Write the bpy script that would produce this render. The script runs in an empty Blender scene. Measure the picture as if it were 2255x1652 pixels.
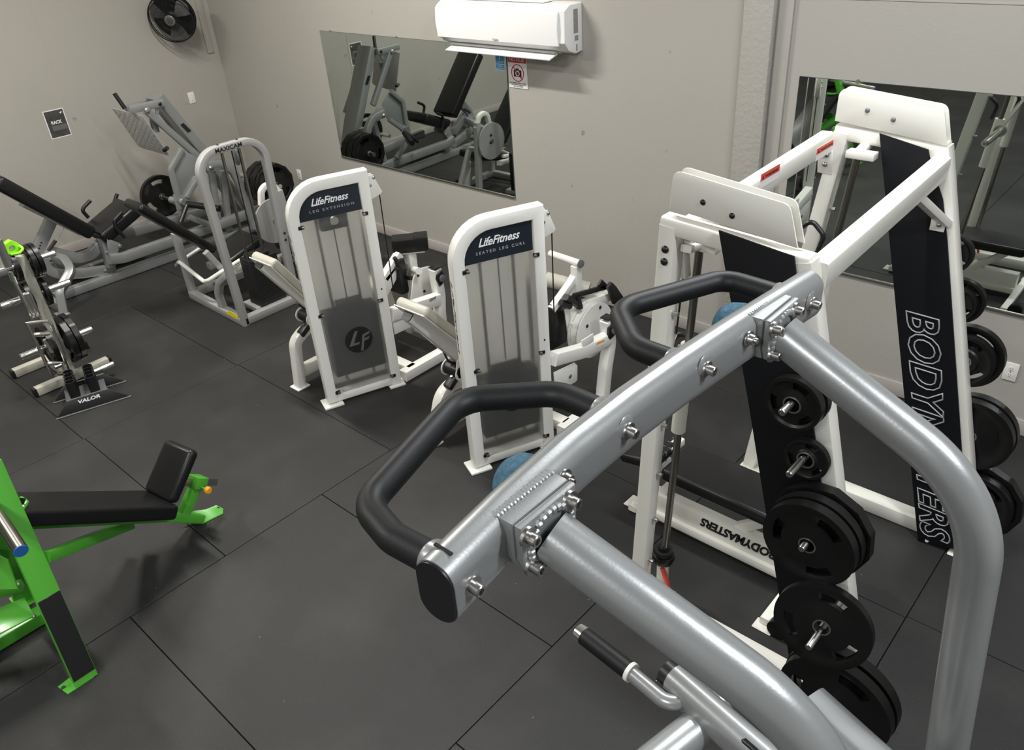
# Gym corner: weight machines, smith machine, wall mirrors, pull-up station in front.
# World: X along the back wall (right), Y towards the back wall, Z up, metres.
import bpy, bmesh, math, random
from mathutils import Vector as V, Matrix

random.seed(7)
scene = bpy.context.scene
col = scene.collection
pi = math.pi

# ------------------------------------------------------------------ camera
CAM_ROWS = [[0.743391, 0.665692, -0.06499], [0.309636, -0.42864, -0.84876], [-0.59287, 0.610838, -0.524769]]      # camera right / down / forward rows in world axes
FOCAL_PX, IMG_W, IMG_H = 1762.31, 2255, 1652
cam_d = bpy.data.cameras.new('camera')
cam_d.sensor_fit = 'HORIZONTAL'
cam_d.sensor_width = 36.0
cam_d.lens = 36.0 * FOCAL_PX / IMG_W
cam_d.clip_start = 0.05
cam = bpy.data.objects.new('camera', cam_d)
col.objects.link(cam)
_r, _d, _f = [V(r) for r in CAM_ROWS]
cam.matrix_world = Matrix(((_r.x, -_d.x, -_f.x, 0.0), (_r.y, -_d.y, -_f.y, 0.0),
                           (_r.z, -_d.z, -_f.z, 3.1), (0, 0, 0, 1)))
scene.camera = cam

# ------------------------------------------------------------------ light, exposure
scene.view_settings.view_transform = 'Standard'
scene.view_settings.look = 'None'
scene.view_settings.exposure = -0.38
scene.view_settings.gamma = 1.0
scene.view_settings.use_curve_mapping = False
world = bpy.data.worlds.new('world')
scene.world = world
world.use_nodes = True
world.node_tree.nodes['Background'].inputs[0].default_value = (0.8, 0.85, 0.9, 1)
world.node_tree.nodes['Background'].inputs[1].default_value = 0.02
CEIL = 4.5
STRIPS = [  # x, y, length, yaw degrees, watts : tubes of the ceiling fixtures
    (-7.0, 0.6, 1.3, 0, 115, (1, .97, .90)),
    (-5.5, 2.7, 1.3, 0, 210, (1, .97, .90)),
    (-1.2, 2.9, 1.3, 0, 120, (.96, .98, 1)),
    (-3.6, -1.2, 1.3, 0, 130, (1, .98, .94)),
    (1.6, 1.6, 1.3, 0, 150, (.93, .96, 1)),
    (-.2, -2.0, 1.3, 0, 130, (.96, .98, 1)),
]
for i, (lx, ly, ln, yaw, wt, colr) in enumerate(STRIPS):
    ld = bpy.data.lights.new('ceiling_tube_light', 'AREA')
    ld.shape = 'RECTANGLE'
    ld.size, ld.size_y = ln, 0.16
    ld.energy = wt
    ld.color = colr
    lo = bpy.data.objects.new('ceiling_tube_light', ld)
    lo.location = (lx, ly, CEIL - 0.13)
    lo.rotation_euler = (0, 0, math.radians(yaw))
    col.objects.link(lo)

# ------------------------------------------------------------------ materials
def new_mat(name):
    m = bpy.data.materials.new(name)
    m.use_nodes = True
    return m, m.node_tree.nodes, m.node_tree.links, m.node_tree.nodes['Principled BSDF']

def mat(name, c, rough=0.5, metal=0.0, coat=0.0, bump=0.0, bscale=200.0, var=0.0, vscale=8.0, spec=0.5):
    m, n, l, b = new_mat(name)
    b.inputs['Base Color'].default_value = (*c, 1)
    b.inputs['Roughness'].default_value = rough
    b.inputs['Metallic'].default_value = metal
    b.inputs['Coat Weight'].default_value = coat
    b.inputs['Coat Roughness'].default_value = 0.15
    b.inputs['Specular IOR Level'].default_value = spec
    tc = n.new('ShaderNodeTexCoord')
    if var:
        nz = n.new('ShaderNodeTexNoise'); nz.inputs['Scale'].default_value = vscale
        nz.inputs['Detail'].default_value = 6
        l.new(tc.outputs['Object'], nz.inputs['Vector'])
        mx = n.new('ShaderNodeMix'); mx.data_type = 'RGBA'
        mx.inputs[6].default_value = (*[max(0, x * (1 - var)) for x in c], 1)
        mx.inputs[7].default_value = (*[min(1, x * (1 + var)) for x in c], 1)
        l.new(nz.outputs['Fac'], mx.inputs[0])
        l.new(mx.outputs[2], b.inputs['Base Color'])
    if bump:
        nb = n.new('ShaderNodeTexNoise'); nb.inputs['Scale'].default_value = bscale
        nb.inputs['Detail'].default_value = 3
        l.new(tc.outputs['Object'], nb.inputs['Vector'])
        bp = n.new('ShaderNodeBump'); bp.inputs['Strength'].default_value = bump
        bp.inputs['Distance'].default_value = 0.002
        l.new(nb.outputs['Fac'], bp.inputs['Height'])
        l.new(bp.outputs['Normal'], b.inputs['Normal'])
    return m

def wall_mat(name, c, bump, bscale, spots=True):
    m, n, l, b = new_mat(name)
    tc = n.new('ShaderNodeTexCoord')
    big = n.new('ShaderNodeTexNoise'); big.inputs['Scale'].default_value = 1.3; big.inputs['Detail'].default_value = 4
    l.new(tc.outputs['Object'], big.inputs['Vector'])
    mx = n.new('ShaderNodeMix'); mx.data_type = 'RGBA'
    mx.inputs[6].default_value = (c[0] * .96, c[1] * .965, c[2] * .96, 1)
    mx.inputs[7].default_value = (c[0] * 1.03, c[1] * 1.03, c[2] * 1.04, 1)
    l.new(big.outputs['Fac'], mx.inputs[0])
    out = mx.outputs[2]
    if spots:   # scuffs and chips left by the equipment
        sp = n.new('ShaderNodeTexNoise'); sp.inputs['Scale'].default_value = 9; sp.inputs['Detail'].default_value = 8
        l.new(tc.outputs['Object'], sp.inputs['Vector'])
        rp = n.new('ShaderNodeValToRGB')
        rp.color_ramp.elements[0].position = .70; rp.color_ramp.elements[0].color = (0, 0, 0, 1)
        rp.color_ramp.elements[1].position = .76; rp.color_ramp.elements[1].color = (1, 1, 1, 1)
        l.new(sp.outputs['Fac'], rp.inputs[0])
        m2 = n.new('ShaderNodeMix'); m2.data_type = 'RGBA'
        m2.inputs[7].default_value = (c[0] * .55, c[1] * .55, c[2] * .55, 1)
        l.new(rp.outputs[0], m2.inputs[0]); l.new(out, m2.inputs[6])
        out = m2.outputs[2]
    l.new(out, b.inputs['Base Color'])
    b.inputs['Roughness'].default_value = .62
    nb = n.new('ShaderNodeTexNoise'); nb.inputs['Scale'].default_value = bscale; nb.inputs['Detail'].default_value = 4
    l.new(tc.outputs['Object'], nb.inputs['Vector'])
    bp = n.new('ShaderNodeBump'); bp.inputs['Strength'].default_value = bump; bp.inputs['Distance'].default_value = .004
    l.new(nb.outputs['Fac'], bp.inputs['Height']); l.new(bp.outputs['Normal'], b.inputs['Normal'])
    return m

def floor_mat():
    m, n, l, b = new_mat('recycled_rubber')
    tc = n.new('ShaderNodeTexCoord')
    fine = n.new('ShaderNodeTexNoise'); fine.inputs['Scale'].default_value = 240; fine.inputs['Detail'].default_value = 2
    big = n.new('ShaderNodeTexNoise'); big.inputs['Scale'].default_value = 1.6; big.inputs['Detail'].default_value = 5
    for t in (fine, big): l.new(tc.outputs['Object'], t.inputs['Vector'])
    r1 = n.new('ShaderNodeValToRGB')
    r1.color_ramp.elements[0].position = .35; r1.color_ramp.elements[0].color = (.0085, .0085, .009, 1)
    r1.color_ramp.elements[1].position = .75; r1.color_ramp.elements[1].color = (.023, .0225, .0215, 1)
    l.new(fine.outputs['Fac'], r1.inputs[0])
    dust = n.new('ShaderNodeMix'); dust.data_type = 'RGBA'
    dust.inputs[7].default_value = (.055, .053, .05, 1)
    mr = n.new('ShaderNodeMapRange'); mr.inputs[1].default_value = .45; mr.inputs[2].default_value = .8
    mr.inputs[3].default_value = 0; mr.inputs[4].default_value = .45
    l.new(big.outputs['Fac'], mr.inputs[0]); l.new(mr.outputs[0], dust.inputs[0])
    l.new(r1.outputs[0], dust.inputs[6])
    sp = n.new('ShaderNodeTexVoronoi'); sp.inputs['Scale'].default_value = 7.0    # stray lint specks
    l.new(tc.outputs['Object'], sp.inputs['Vector'])
    ml = n.new('ShaderNodeMath'); ml.operation = 'LESS_THAN'; ml.inputs[1].default_value = .018
    l.new(sp.outputs['Distance'], ml.inputs[0])
    m3 = n.new('ShaderNodeMix'); m3.data_type = 'RGBA'; m3.inputs[7].default_value = (.22, .21, .2, 1)
    l.new(ml.outputs[0], m3.inputs[0]); l.new(dust.outputs[2], m3.inputs[6])
    l.new(m3.outputs[2], b.inputs['Base Color'])
    b.inputs['Roughness'].default_value = .58
    b.inputs['Specular IOR Level'].default_value = .45
    bp = n.new('ShaderNodeBump'); bp.inputs['Strength'].default_value = .35; bp.inputs['Distance'].default_value = .002
    l.new(fine.outputs['Fac'], bp.inputs['Height']); l.new(bp.outputs['Normal'], b.inputs['Normal'])
    return m

def frosted_mat():
    m, n, l, b = new_mat('frosted_acrylic')
    b.inputs['Base Color'].default_value = (.93, .93, .92, 1)
    b.inputs['Roughness'].default_value = .5
    b.inputs['IOR'].default_value = 1.08
    b.inputs['Transmission Weight'].default_value = .96
    return m

def milky_mat():
    m, n, l, b = new_mat('milky_acrylic')
    df = n.new('ShaderNodeBsdfDiffuse'); df.inputs[0].default_value = (.8, .8, .78, 1)
    tr = n.new('ShaderNodeBsdfTranslucent'); tr.inputs[0].default_value = (.8, .8, .78, 1)
    mx = n.new('ShaderNodeMixShader'); mx.inputs[0].default_value = .55
    l.new(df.outputs[0], mx.inputs[1]); l.new(tr.outputs[0], mx.inputs[2])
    l.new(mx.outputs[0], n['Material Output'].inputs['Surface'])
    return m

def emit_mat(name, c, s):
    m, n, l, b = new_mat(name)
    b.inputs['Base Color'].default_value = (*c, 1)
    b.inputs['Emission Color'].default_value = (*c, 1)
    b.inputs['Emission Strength'].default_value = s
    return m

M = dict(
    wall=wall_mat('painted_drywall', (.395, .375, .338), .25, 60),
    stucco=wall_mat('rough_stucco', (.395, .375, .338), 1.0, 38, False),
    base=mat('painted_baseboard', (.42, .385, .36), .5),
    ceil=mat('ceiling_paint', (.62, .61, .58), .8),
    floor=floor_mat(),
    joint=mat('mat_joint', (.012, .012, .012), .9),
    white=mat('white_powder_coat', (.80, .79, .745), .32, 0, .25, .05, 300, .03, 6),
    cream=mat('cream_powder_coat', (.80, .785, .72), .32, 0, .3, .04, 300, .04, 5),
    silver=mat('silver_hammered_paint', (.31, .32, .32), .33, .45, .3, .06, 260),
    grey=mat('grey_powder_coat', (.43, .43, .425), .38, .25, .25, .05, 300, .04, 6),
    dgrey=mat('dark_grey_metal', (.16, .165, .165), .45, .3),
    chrome=mat('polished_chrome', (.88, .87, .85), .20, 1),
    steel=mat('worn_steel', (.50, .49, .47), .32, 1, 0, 0, 1, .15, 30),
    rod=mat('oiled_guide_rod', (.33, .31, .28), .28, 1),
    vinyl=mat('black_vinyl', (.009, .009, .0095), .34, 0, .06, .08, 350, 0, 8, .3),
    foam=mat('black_foam_grip', (.0065, .007, .0075), .50, 0, 0, .12, 500, .1, 40, .35),
    rubber=mat('black_rubber_plate', (.007, .007, .007), .36, 0, 0, .05, 200, 0, 8, .35),
    black=mat('black_plastic', (.010, .010, .011), .38),
    panel=mat('black_panel_paint', (.006, .0065, .0085), .5, spec=.25),
    stack=mat('weight_stack_iron', (.010, .010, .010), .5),
    stackg=mat('weight_stack_grey', (.026, .026, .026), .5),
    beige=mat('beige_vinyl', (.50, .48, .41), .35, 0, .1, .06, 350),
    shield=frosted_mat(), milky=milky_mat(),
    navy=mat('navy_header_print', (.012, .017, .026), .35),
    print_white=mat('white_print', (.85, .85, .85), .5),
    print_grey=mat('grey_print', (.36, .37, .38), .5),
    print_black=mat('black_print', (.01, .01, .01), .5),
    red=mat('red_sticker', (.80, .09, .055), .45),
    notice=mat('notice_red', (.52, .02, .03), .4),
    paper=mat('white_paper', (.82, .80, .80), .5),
    blue=mat('blue_print', (.06, .34, .68), .4),
    yellow=mat('yellow_sticker', (.90, .78, .02), .45),
    orange=mat('orange_knob_plastic', (.95, .40, .02), .35),
    green=mat('green_powder_coat', (.085, .40, .035), .35, 0, .3, .05, 300, .05, 5),
    lime=mat('lime_plastic_clip', (.34, .95, .02), .4),
    ac=mat('white_ac_plastic', (.87, .87, .86), .28, 0, .2),
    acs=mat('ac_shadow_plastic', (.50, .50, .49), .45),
    sticker=mat('grey_rating_label', (.30, .29, .28), .5, 0, 0, 0, 1, .5, 120),
    mirror=mat('mirror_silver', (.66, .71, .68), .015, 1),
    mglass=mat('mirror_edge', (.05, .07, .06), .2),
    plate=mat('ivory_wall_plate', (.80, .78, .74), .4),
    blue_cloth=mat('blue_terry_cloth', (.075, .15, .21), .95, 0, 0, 1.0, 260, .55, 130, .1),
    bluecap=mat('blue_end_cap', (.02, .13, .42), .35),
    smoke=mat('grey_smoke_print', (.055, .055, .052), .5, 0, 0, 0, 1, .95, 14),
    tube=emit_mat('lamp_diffuser', (1, .98, .93), 6.0),
    diamond=mat('diamond_tread', (.42, .42, .41), .4, .35, 0, 0, 1, .1, 30),
)

# ------------------------------------------------------------------ mesh tools
def rr(w, h, r, n=3):
    """rounded rectangle profile, w across, h up"""
    r = min(r, w / 2 - 1e-5, h / 2 - 1e-5)
    p = []
    for cx, cy, a0 in ((w/2-r, h/2-r, 0), (-w/2+r, h/2-r, pi/2), (-w/2+r, -h/2+r, pi), (w/2-r, -h/2+r, 3*pi/2)):
        for i in range(n + 1):
            a = a0 + pi / 2 * i / n
            p.append((cx + r * math.cos(a), cy + r * math.sin(a)))
    return p

def circ(r, n=14):
    return [(r * math.cos(2 * pi * i / n), r * math.sin(2 * pi * i / n)) for i in range(n)]

def oval(w, h, n=20):
    """flat sided tube: half circles top and bottom"""
    return rr(w, h, min(w, h) / 2 - 1e-4, 6)

def fillet_path(pts, fr, n=6):
    pts = [V(p) for p in pts]
    if not fr: return pts
    out = [pts[0]]
    for i in range(1, len(pts) - 1):
        a, b, c = pts[i-1], pts[i], pts[i+1]
        r = fr[i] if isinstance(fr, (list, tuple)) else fr
        d1, d2 = (a - b), (c - b)
        l1, l2 = d1.length, d2.length
        d1.normalize(); d2.normalize()
        ang = d1.angle(d2)
        if r <= 0 or ang > pi - .02:
            out.append(b); continue
        t = min(r / math.tan(ang / 2), l1 * .49, l2 * .49)
        r = t * math.tan(ang / 2)
        p1, p2 = b + d1 * t, b + d2 * t
        bis = (d1 + d2).normalized()
        cen = b + bis * (r / math.sin(ang / 2))
        v1, v2 = p1 - cen, p2 - cen
        tot = v1.angle(v2); ax = v1.cross(v2).normalized()
        for k in range(n + 1):
            out.append(cen + Matrix.Rotation(tot * k / n, 3, ax) @ v1)
    out.append(pts[-1])
    return out

class MB:
    def __init__(s): s.bm = bmesh.new()
    def sweep(s, pts, prof, side=None, fillet=0, n=6, closed=False):
        p = fillet_path(pts, fillet, n)
        N = len(p)
        bm = s.bm
        rings = []
        prevS = None
        for i in range(N):
            if closed: d1, d2 = (p[i] - p[i-1]).normalized(), (p[(i+1) % N] - p[i]).normalized()
            else:
                d1 = (p[i] - p[i-1]).normalized() if i else (p[1] - p[0]).normalized()
                d2 = (p[i+1] - p[i]).normalized() if i < N - 1 else d1
            t = (d1 + d2).normalized()
            half = d1.angle(d2, 0) / 2
            if side is not None: S = V(side).normalized()
            elif prevS is None:
                S = t.cross(V((0, 0, 1)))
                if S.length < 1e-3: S = V((1, 0, 0))
            else: S = prevS
            S = (S - t * S.dot(t)).normalized()
            prevS = S
            U = S.cross(t).normalized()
            k = 1 / max(.3, math.cos(half))
            bend = (d2 - d1)
            ring = []
            for a, b in prof:
                off = S * a + U * b
                if half > .01 and k > 1.001:
                    bn = bend.normalized(); c = off.dot(bn); off = off + bn * (c * (k - 1))
                ring.append(bm.verts.new(p[i] + off))
            rings.append(ring)
        m = len(prof)
        for i in range(N if closed else N - 1):
            A, B = rings[i], rings[(i + 1) % N]
            for j in range(m):
                bm.faces.new((A[j], A[(j+1) % m], B[(j+1) % m], B[j]))
        if not closed:
            bm.faces.new(rings[0][::-1]); bm.faces.new(rings[-1])
        return s
    def beam(s, a, b, w, h, side=None, r=.006):
        a, b = V(a), V(b)
        if side is None:
            t = (b - a).normalized()
            side = t.cross(V((0, 0, 1)))
            if side.length < .05: side = V((1, 0, 0))
        return s.sweep([a, b], rr(w, h, r, 2), side)
    def tube(s, pts, r, fillet=0, seg=14, n=6, closed=False):
        return s.sweep(pts, circ(r, seg), None, fillet, n, closed)
    def cyl(s, a, b, r, seg=16, r2=None):
        a, b = V(a), V(b)
        r2 = r if r2 is None else r2
        t = (b - a).normalized()
        S = t.cross(V((0, 0, 1)))
        if S.length < 1e-3: S = V((1, 0, 0))
        S.normalize(); U = S.cross(t)
        A = [s.bm.verts.new(a + S * (r * math.cos(2*pi*i/seg)) + U * (r * math.sin(2*pi*i/seg))) for i in range(seg)]
        B = [s.bm.verts.new(b + S * (r2 * math.cos(2*pi*i/seg)) + U * (r2 * math.sin(2*pi*i/seg))) for i in range(seg)]
        for i in range(seg): s.bm.faces.new((A[i], A[(i+1) % seg], B[(i+1) % seg], B[i]))
        s.bm.faces.new(A[::-1]); s.bm.faces.new(B)
        return s
    def lathe(s, a, axis, prof, seg=24):
        """prof: list of (distance along axis, radius)"""
        a = V(a); t = V(axis).normalized()
        S = t.cross(V((0, 0, 1)))
        if S.length < 1e-3: S = V((1, 0, 0))
        S.normalize(); U = S.cross(t)
        rings = []
        for d, r in prof:
            rings.append([s.bm.verts.new(a + t * d + S * (r * math.cos(2*pi*i/seg)) + U * (r * math.sin(2*pi*i/seg))) for i in range(seg)])
        for A, B in zip(rings, rings[1:]):
            for i in range(seg): s.bm.faces.new((A[i], A[(i+1) % seg], B[(i+1) % seg], B[i]))
        s.bm.faces.new(rings[0][::-1]); s.bm.faces.new(rings[-1])
        return s
    def prism(s, poly, th, bev=0.0):
        """polygon of 3D points extruded by vector th"""
        th = V(th)
        A = [s.bm.verts.new(V(p)) for p in poly]
        B = [s.bm.verts.new(V(p) + th) for p in poly]
        f = [s.bm.faces.new(A), s.bm.faces.new(B[::-1])]
        k = len(A)
        for i in range(k): f.append(s.bm.faces.new((A[(i+1) % k], A[i], B[i], B[(i+1) % k])))
        if bev:
            ed = list({e for q in f[:2] for e in q.edges})
            bmesh.ops.bevel(s.bm, geom=ed, offset=bev, segments=2, profile=.5, affect='EDGES', clamp_overlap=True)
        return s
    def box(s, c, ex, ey, ez, bev=0.0, seg=2):
        """centre and three half-extent vectors"""
        c, ex, ey, ez = V(c), V(ex), V(ey), V(ez)
        vs = [s.bm.verts.new(c + ex*i + ey*j + ez*k) for i in (-1, 1) for j in (-1, 1) for k in (-1, 1)]
        F = [(0, 1, 3, 2), (4, 6, 7, 5), (0, 4, 5, 1), (2, 3, 7, 6), (0, 2, 6, 4), (1, 5, 7, 3)]
        fs = [s.bm.faces.new([vs[i] for i in q]) for q in F]
        if bev:
            ed = list({e for q in fs for e in q.edges})
            bmesh.ops.bevel(s.bm, geom=ed, offset=bev, segments=seg, profile=.5, affect='EDGES', clamp_overlap=True)
        return s
    def abox(s, x0, x1, y0, y1, z0, z1, bev=0.0, seg=2):
        return s.box(((x0+x1)/2, (y0+y1)/2, (z0+z1)/2), ((x1-x0)/2, 0, 0), (0, (y1-y0)/2, 0), (0, 0, (z1-z0)/2), bev, seg)
    def slab(s, a, b, half_w, th, wdir=(1, 0, 0), bev=.02, seg=4, up=None):
        """cushion: from a to b along its top middle line, half width along wdir, thickness below"""
        a, b, w = V(a), V(b), V(wdir).normalized()
        d = (b - a); l = d.length; d.normalize()
        nrm = w.cross(d)
        if nrm.z < 0: nrm = -nrm
        if up is not None and nrm.dot(V(up)) < 0: nrm = -nrm
        c = (a + b) / 2 - nrm * th / 2
        return s.box(c, d * l / 2, w * half_w, nrm * th / 2, bev, seg)
    def build(s, name, m, parent=None, loc=None, smooth=35):
        bm = s.bm
        bmesh.ops.recalc_face_normals(bm, faces=bm.faces[:])
        root = None
        if parent is not None:
            root = parent
            while root.parent: root = root.parent
            off = V(root['_o'])
        elif loc is not None: off = V(loc)
        else: off = V((0, 0, 0))
        bmesh.ops.translate(bm, verts=bm.verts[:], vec=-off)
        me = bpy.data.meshes.new(name)
        bm.to_mesh(me); bm.free()
        me.materials.append(M[m] if isinstance(m, str) else m)
        if smooth:
            me.polygons.foreach_set('use_smooth', [True] * len(me.polygons))
            me.set_sharp_from_angle(angle=math.radians(smooth))
        o = bpy.data.objects.new(name, me)
        col.objects.link(o)
        if parent is not None: o.parent = parent
        else:
            o.location = off; o['_o'] = tuple(off)
        return o

def tag(o, label, cat, group=None):
    o['label'] = label; o['category'] = cat
    if group: o['group'] = group
    return o

def thing(name, label, cat, loc, group=None):
    o = bpy.data.objects.new(name, None)
    o.empty_display_size = .1
    col.objects.link(o)
    o.location = loc; o['_o'] = tuple(loc)
    return tag(o, label, cat, group)

def struct(o):
    o['kind'] = 'structure'
    return o

def dup(root, loc, label=None, rot=None):
    """a copy of a thing with copies of its parts and sub-parts"""
    r = root.copy(); col.objects.link(r); r.location = loc
    if rot is not None: r.rotation_euler = rot
    if label: r['label'] = label
    for ch in list(root.children):
        c = ch.copy(); col.objects.link(c); c.parent = r
        for g in list(ch.children):
            d = g.copy(); col.objects.link(d); d.parent = c
    return r

def text(s, org, xd, yd, size, m, parent, name='lettering', fit=None, shear=0.0, bold=0.0, outline=0.0, align='LEFT', depth=.0006, space=1.0):
    """raised print: org = left end of baseline, xd along the line, yd up; fit = total length"""
    cu = bpy.data.curves.new(name, 'FONT')
    cu.body = s; cu.size = 1.0; cu.shear = shear; cu.align_x = align; cu.space_character = space
    cu.resolution_u = 3
    if outline: cu.fill_mode = 'NONE'; cu.offset = bold; cu.bevel_depth = outline / size; cu.bevel_resolution = 0
    else: cu.offset = bold; cu.extrude = depth / size
    t = bpy.data.objects.new(name, cu); col.objects.link(t)
    dg = bpy.context.evaluated_depsgraph_get()
    me = bpy.data.meshes.new_from_object(t.evaluated_get(dg))
    bpy.data.objects.remove(t)
    xs = [v.co.x for v in me.vertices]
    wdt = max(xs) - min(xs)
    sx = (fit / wdt) if fit else size
    x0 = min(xs) if align == 'LEFT' else 0
    X, Y = V(xd).normalized(), V(yd).normalized()
    Zn = X.cross(Y)
    root = parent
    while root.parent: root = root.parent
    off = V(root['_o']); org = V(org)
    for v in me.vertices:
        c = v.co
        v.co = org + X * ((c.x - x0) * sx) + Y * (c.y * size) + Zn * (c.z * size) - off
    me.materials.append(M[m])
    o = bpy.data.objects.new(name, me); col.objects.link(o); o.parent = parent
    return o

# a round-headed or hex bolt as a part
def bolt(p, d, parent, r=.012, L=.012, m='black', name='bolt', socket=False):
    p, d = V(p), V(d).normalized()
    b = MB()
    if socket:
        b.lathe(p, d, [(0, r*1.75), (.004, r*1.7), (.0041, r), (L, r), (L + .001, r*.9), (L + .001, r*.55), (L - .008, r*.5)], 14)
    else:
        b.lathe(p, d, [(0, r), (L*.35, r), (L*.8, r*.75), (L, r*.35)], 12)
    return b.build(name, m, parent)

# ================================================================== the room
XL, YB, XR, YF = -9.06, 4.94, 4.2, -4.5
fl = struct(MB().abox(XL, XR, YF, YB, -.16, -.012).build('floor', 'joint', loc=(0, 0, 0)))
# loose-laid rubber mats, every mat a piece of the floor
COLS = [(-9.06, -7.18, 1.83, 1.22), (-7.18, -5.368, 2.44, 1.22), (-5.368, -3.528, 1.232, 1.22), (-3.528, -1.712, .675, 1.22),
        (-1.712, -.507, 1.25, 1.83), (-.507, 1.32, 3.09, 1.22), (1.32, 3.15, 2.5, 1.22), (3.15, 4.2, 3.0, 1.83)]
for x0, x1, y0, step in COLS:
    y = y0
    while y > YF: y -= step
    while y < YB - .02:
        a, b = max(y, YF), min(y + step, YB)
        if b - a > .05:
            dz = random.uniform(-.0012, .0012)
            g = .0022
            MB().abox(x0 + g, x1 - g, a + g, b - g, -.0115, dz, .0015, 1).build('rubber_mat', 'floor', fl)
        y += step
struct(MB().abox(XL - .12, XR, YB, YB + .12, 0, CEIL).build('wall_back', 'wall', loc=(-4, YB, 0)))
struct(MB().abox(XL - .12, XL, YF, YB, 0, CEIL).build('wall_left', 'wall', loc=(XL, 0, 0)))
struct(MB().abox(XR, XR + .12, YF, YB, 0, CEIL).build('wall_right', 'wall', loc=(XR, 0, 0)))
struct(MB().abox(XL - .12, XR + .12, YF - .12, YF, 0, CEIL).build('wall_front', 'wall', loc=(-2, YF, 0)))
struct(MB().abox(XL - .12, XR + .12, YF - .12, YB + .12, CEIL, CEIL + .1).build('ceiling', 'ceil', loc=(-2, 0, CEIL)))
struct(MB().abox(XL + .012, -2.56, YB - .014, YB, 0, .10, .003).build('baseboard_back', 'base', loc=(-4, YB, 0)))
struct(MB().abox(-2.29, XR, YB - .014, YB, 0, .105, .003).build('baseboard_right', 'base', loc=(0, YB, 0)))
struct(MB().abox(XL, XL + .012, YF, YB, 0, .10, .003).build('baseboard_left', 'base', loc=(XL, 0, 0)))
# stucco pilaster, flat casing strip next to it, drywall seam and the corner batten
struct(MB().abox(-2.535, -2.335, YB - .07, YB, 0, CEIL, .012).build('trim_1', 'stucco', loc=(-2.43, YB, 0)))
struct(MB().abox(-2.325, -2.235, YB - .02, YB, 0, CEIL, .004).build('trim_2', 'wall', loc=(-2.28, YB, 0)))
struct(MB().abox(-2.23, XR, YB - .004, YB, 2.405, 2.411).build('trim_3', 'base', loc=(-1, YB, 2.4)))
struct(MB().abox(XL, XL + .02, 4.80, 4.875, 1.66, CEIL, .003).build('trim_4', 'wall', loc=(XL, 4.84, 0)))
struct(MB().abox(XL, XL + .0025, 4.33, 4.336, .1, CEIL).build('trim_5', 'base', loc=(XL, 4.33, 0)))
struct(MB().abox(XL, XL + .0025, 3.11, 3.116, .1, CEIL).build('trim_6', 'base', loc=(XL, 3.11, 0)))
for i, (lx, ly, ln, yaw, wt, colr) in enumerate(STRIPS):
    nm = ['near the left wall', 'over the leg machines', 'over the smith machine', 'over the open floor', 'beyond the pull-up station', 'behind the camera']
    t = thing('ceiling_light', 'long white ceiling light fixture ' + nm[i], 'ceiling light', (lx, ly, CEIL), 'ceiling light fixtures')
    c, s_ = math.cos(math.radians(yaw)), math.sin(math.radians(yaw))
    ex, ey = V((c, s_, 0)), V((-s_, c, 0))
    MB().box((lx, ly, CEIL - .04), ex * (ln / 2 + .03), ey * .11, (0, 0, .04), .008).build('housing', 'white', t)
    MB().box((lx, ly, CEIL - .095), ex * ln / 2, ey * .07, (0, 0, .018), .01).build('diffuser', 'tube', t)

# ------------------------------------------------------------------ mirrors on the back wall
def wall_mirror(x0, x1, z0, z1, label, clips):
    t = thing('wall_mirror', label, 'mirror', ((x0 + x1) / 2, YB, z0), 'frameless wall mirrors')
    MB().abox(x0, x1, YB - .007, YB - .0005, z0, z1).build('mirror_backing', 'mglass', t)
    MB().abox(x0 + .002, x1 - .002, YB - .0085, YB - .0072, z0 + .002, z1 - .002).build('mirror_glass', 'mirror', t, smooth=0)
    MB().abox(x0, x1, YB - .016, YB - .0088, z0 - .008, z0 + .006, .002).build('bottom_channel', 'steel', t)
    for cx in clips:
        MB().cyl((cx, YB - .002, z1), (cx, YB - .014, z1), .013, 12).build('mirror_clip', 'shield', t)
wall_mirror(-7.03, -4.585, .755, 1.985, 'wide frameless mirror under the air conditioner', (-6.86, -5.9))
wall_mirror(-2.155, .9, .775, 1.972, 'frameless mirror right of the stucco pillar behind the white machine', (-1.8, -.3))

# ------------------------------------------------------------------ air conditioner
ac = thing('air_conditioner', 'white wall-mounted split air conditioner above the mirror', 'air conditioner', (-4.47, YB, 2.0))
body = [(-5.13, YB, 2.01), (-5.13, YB, 2.335), (-5.13, 4.80, 2.335), (-5.13, 4.735, 2.30), (-5.13, 4.73, 2.09), (-5.13, 4.78, 2.03), (-5.13, 4.86, 2.0)]
MB().prism(body, (1.31, 0, 0), .012).build('casing', 'ac', ac)
MB().prism([(-5.12, 4.733, 2.298), (-5.12, 4.716, 2.285), (-5.12, 4.708, 2.18), (-5.12, 4.716, 2.07), (-5.12, 4.735, 2.06)], (1.25, 0, 0), .005).build('front_panel', 'ac', ac)
MB().box((-4.5, 4.765, 1.985), (.545, 0, 0), (0, .05, .014), (0, .0015, -.005), .003).build('air_louver', 'ac', ac)
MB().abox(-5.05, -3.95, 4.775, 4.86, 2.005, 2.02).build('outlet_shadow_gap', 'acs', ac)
gr = MB().abox(-5.1, -4.06, 4.80, 4.90, 2.336, 2.3375).build('top_grille', 'dgrey', ac)
for k in range(5):
    y = 4.803 + k * .022
    MB().abox(-5.1, -4.06, y, y + .012, 2.337, 2.346, .002, 1).build('grille_bar', 'ac', gr)
for k in range(9):
    x = -5.08 + k * .125
    MB().abox(x, x + .01, 4.80, 4.90, 2.338, 2.345).build('grille_rib', 'ac', gr)
MB().abox(-3.8205, -3.8185, 4.835, 4.885, 2.14, 2.30).build('rating_label', 'sticker', ac)
MB().abox(-3.8205, -3.8185, 4.845, 4.885, 2.09, 2.125).build('rating_label', 'sticker', ac)
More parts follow.
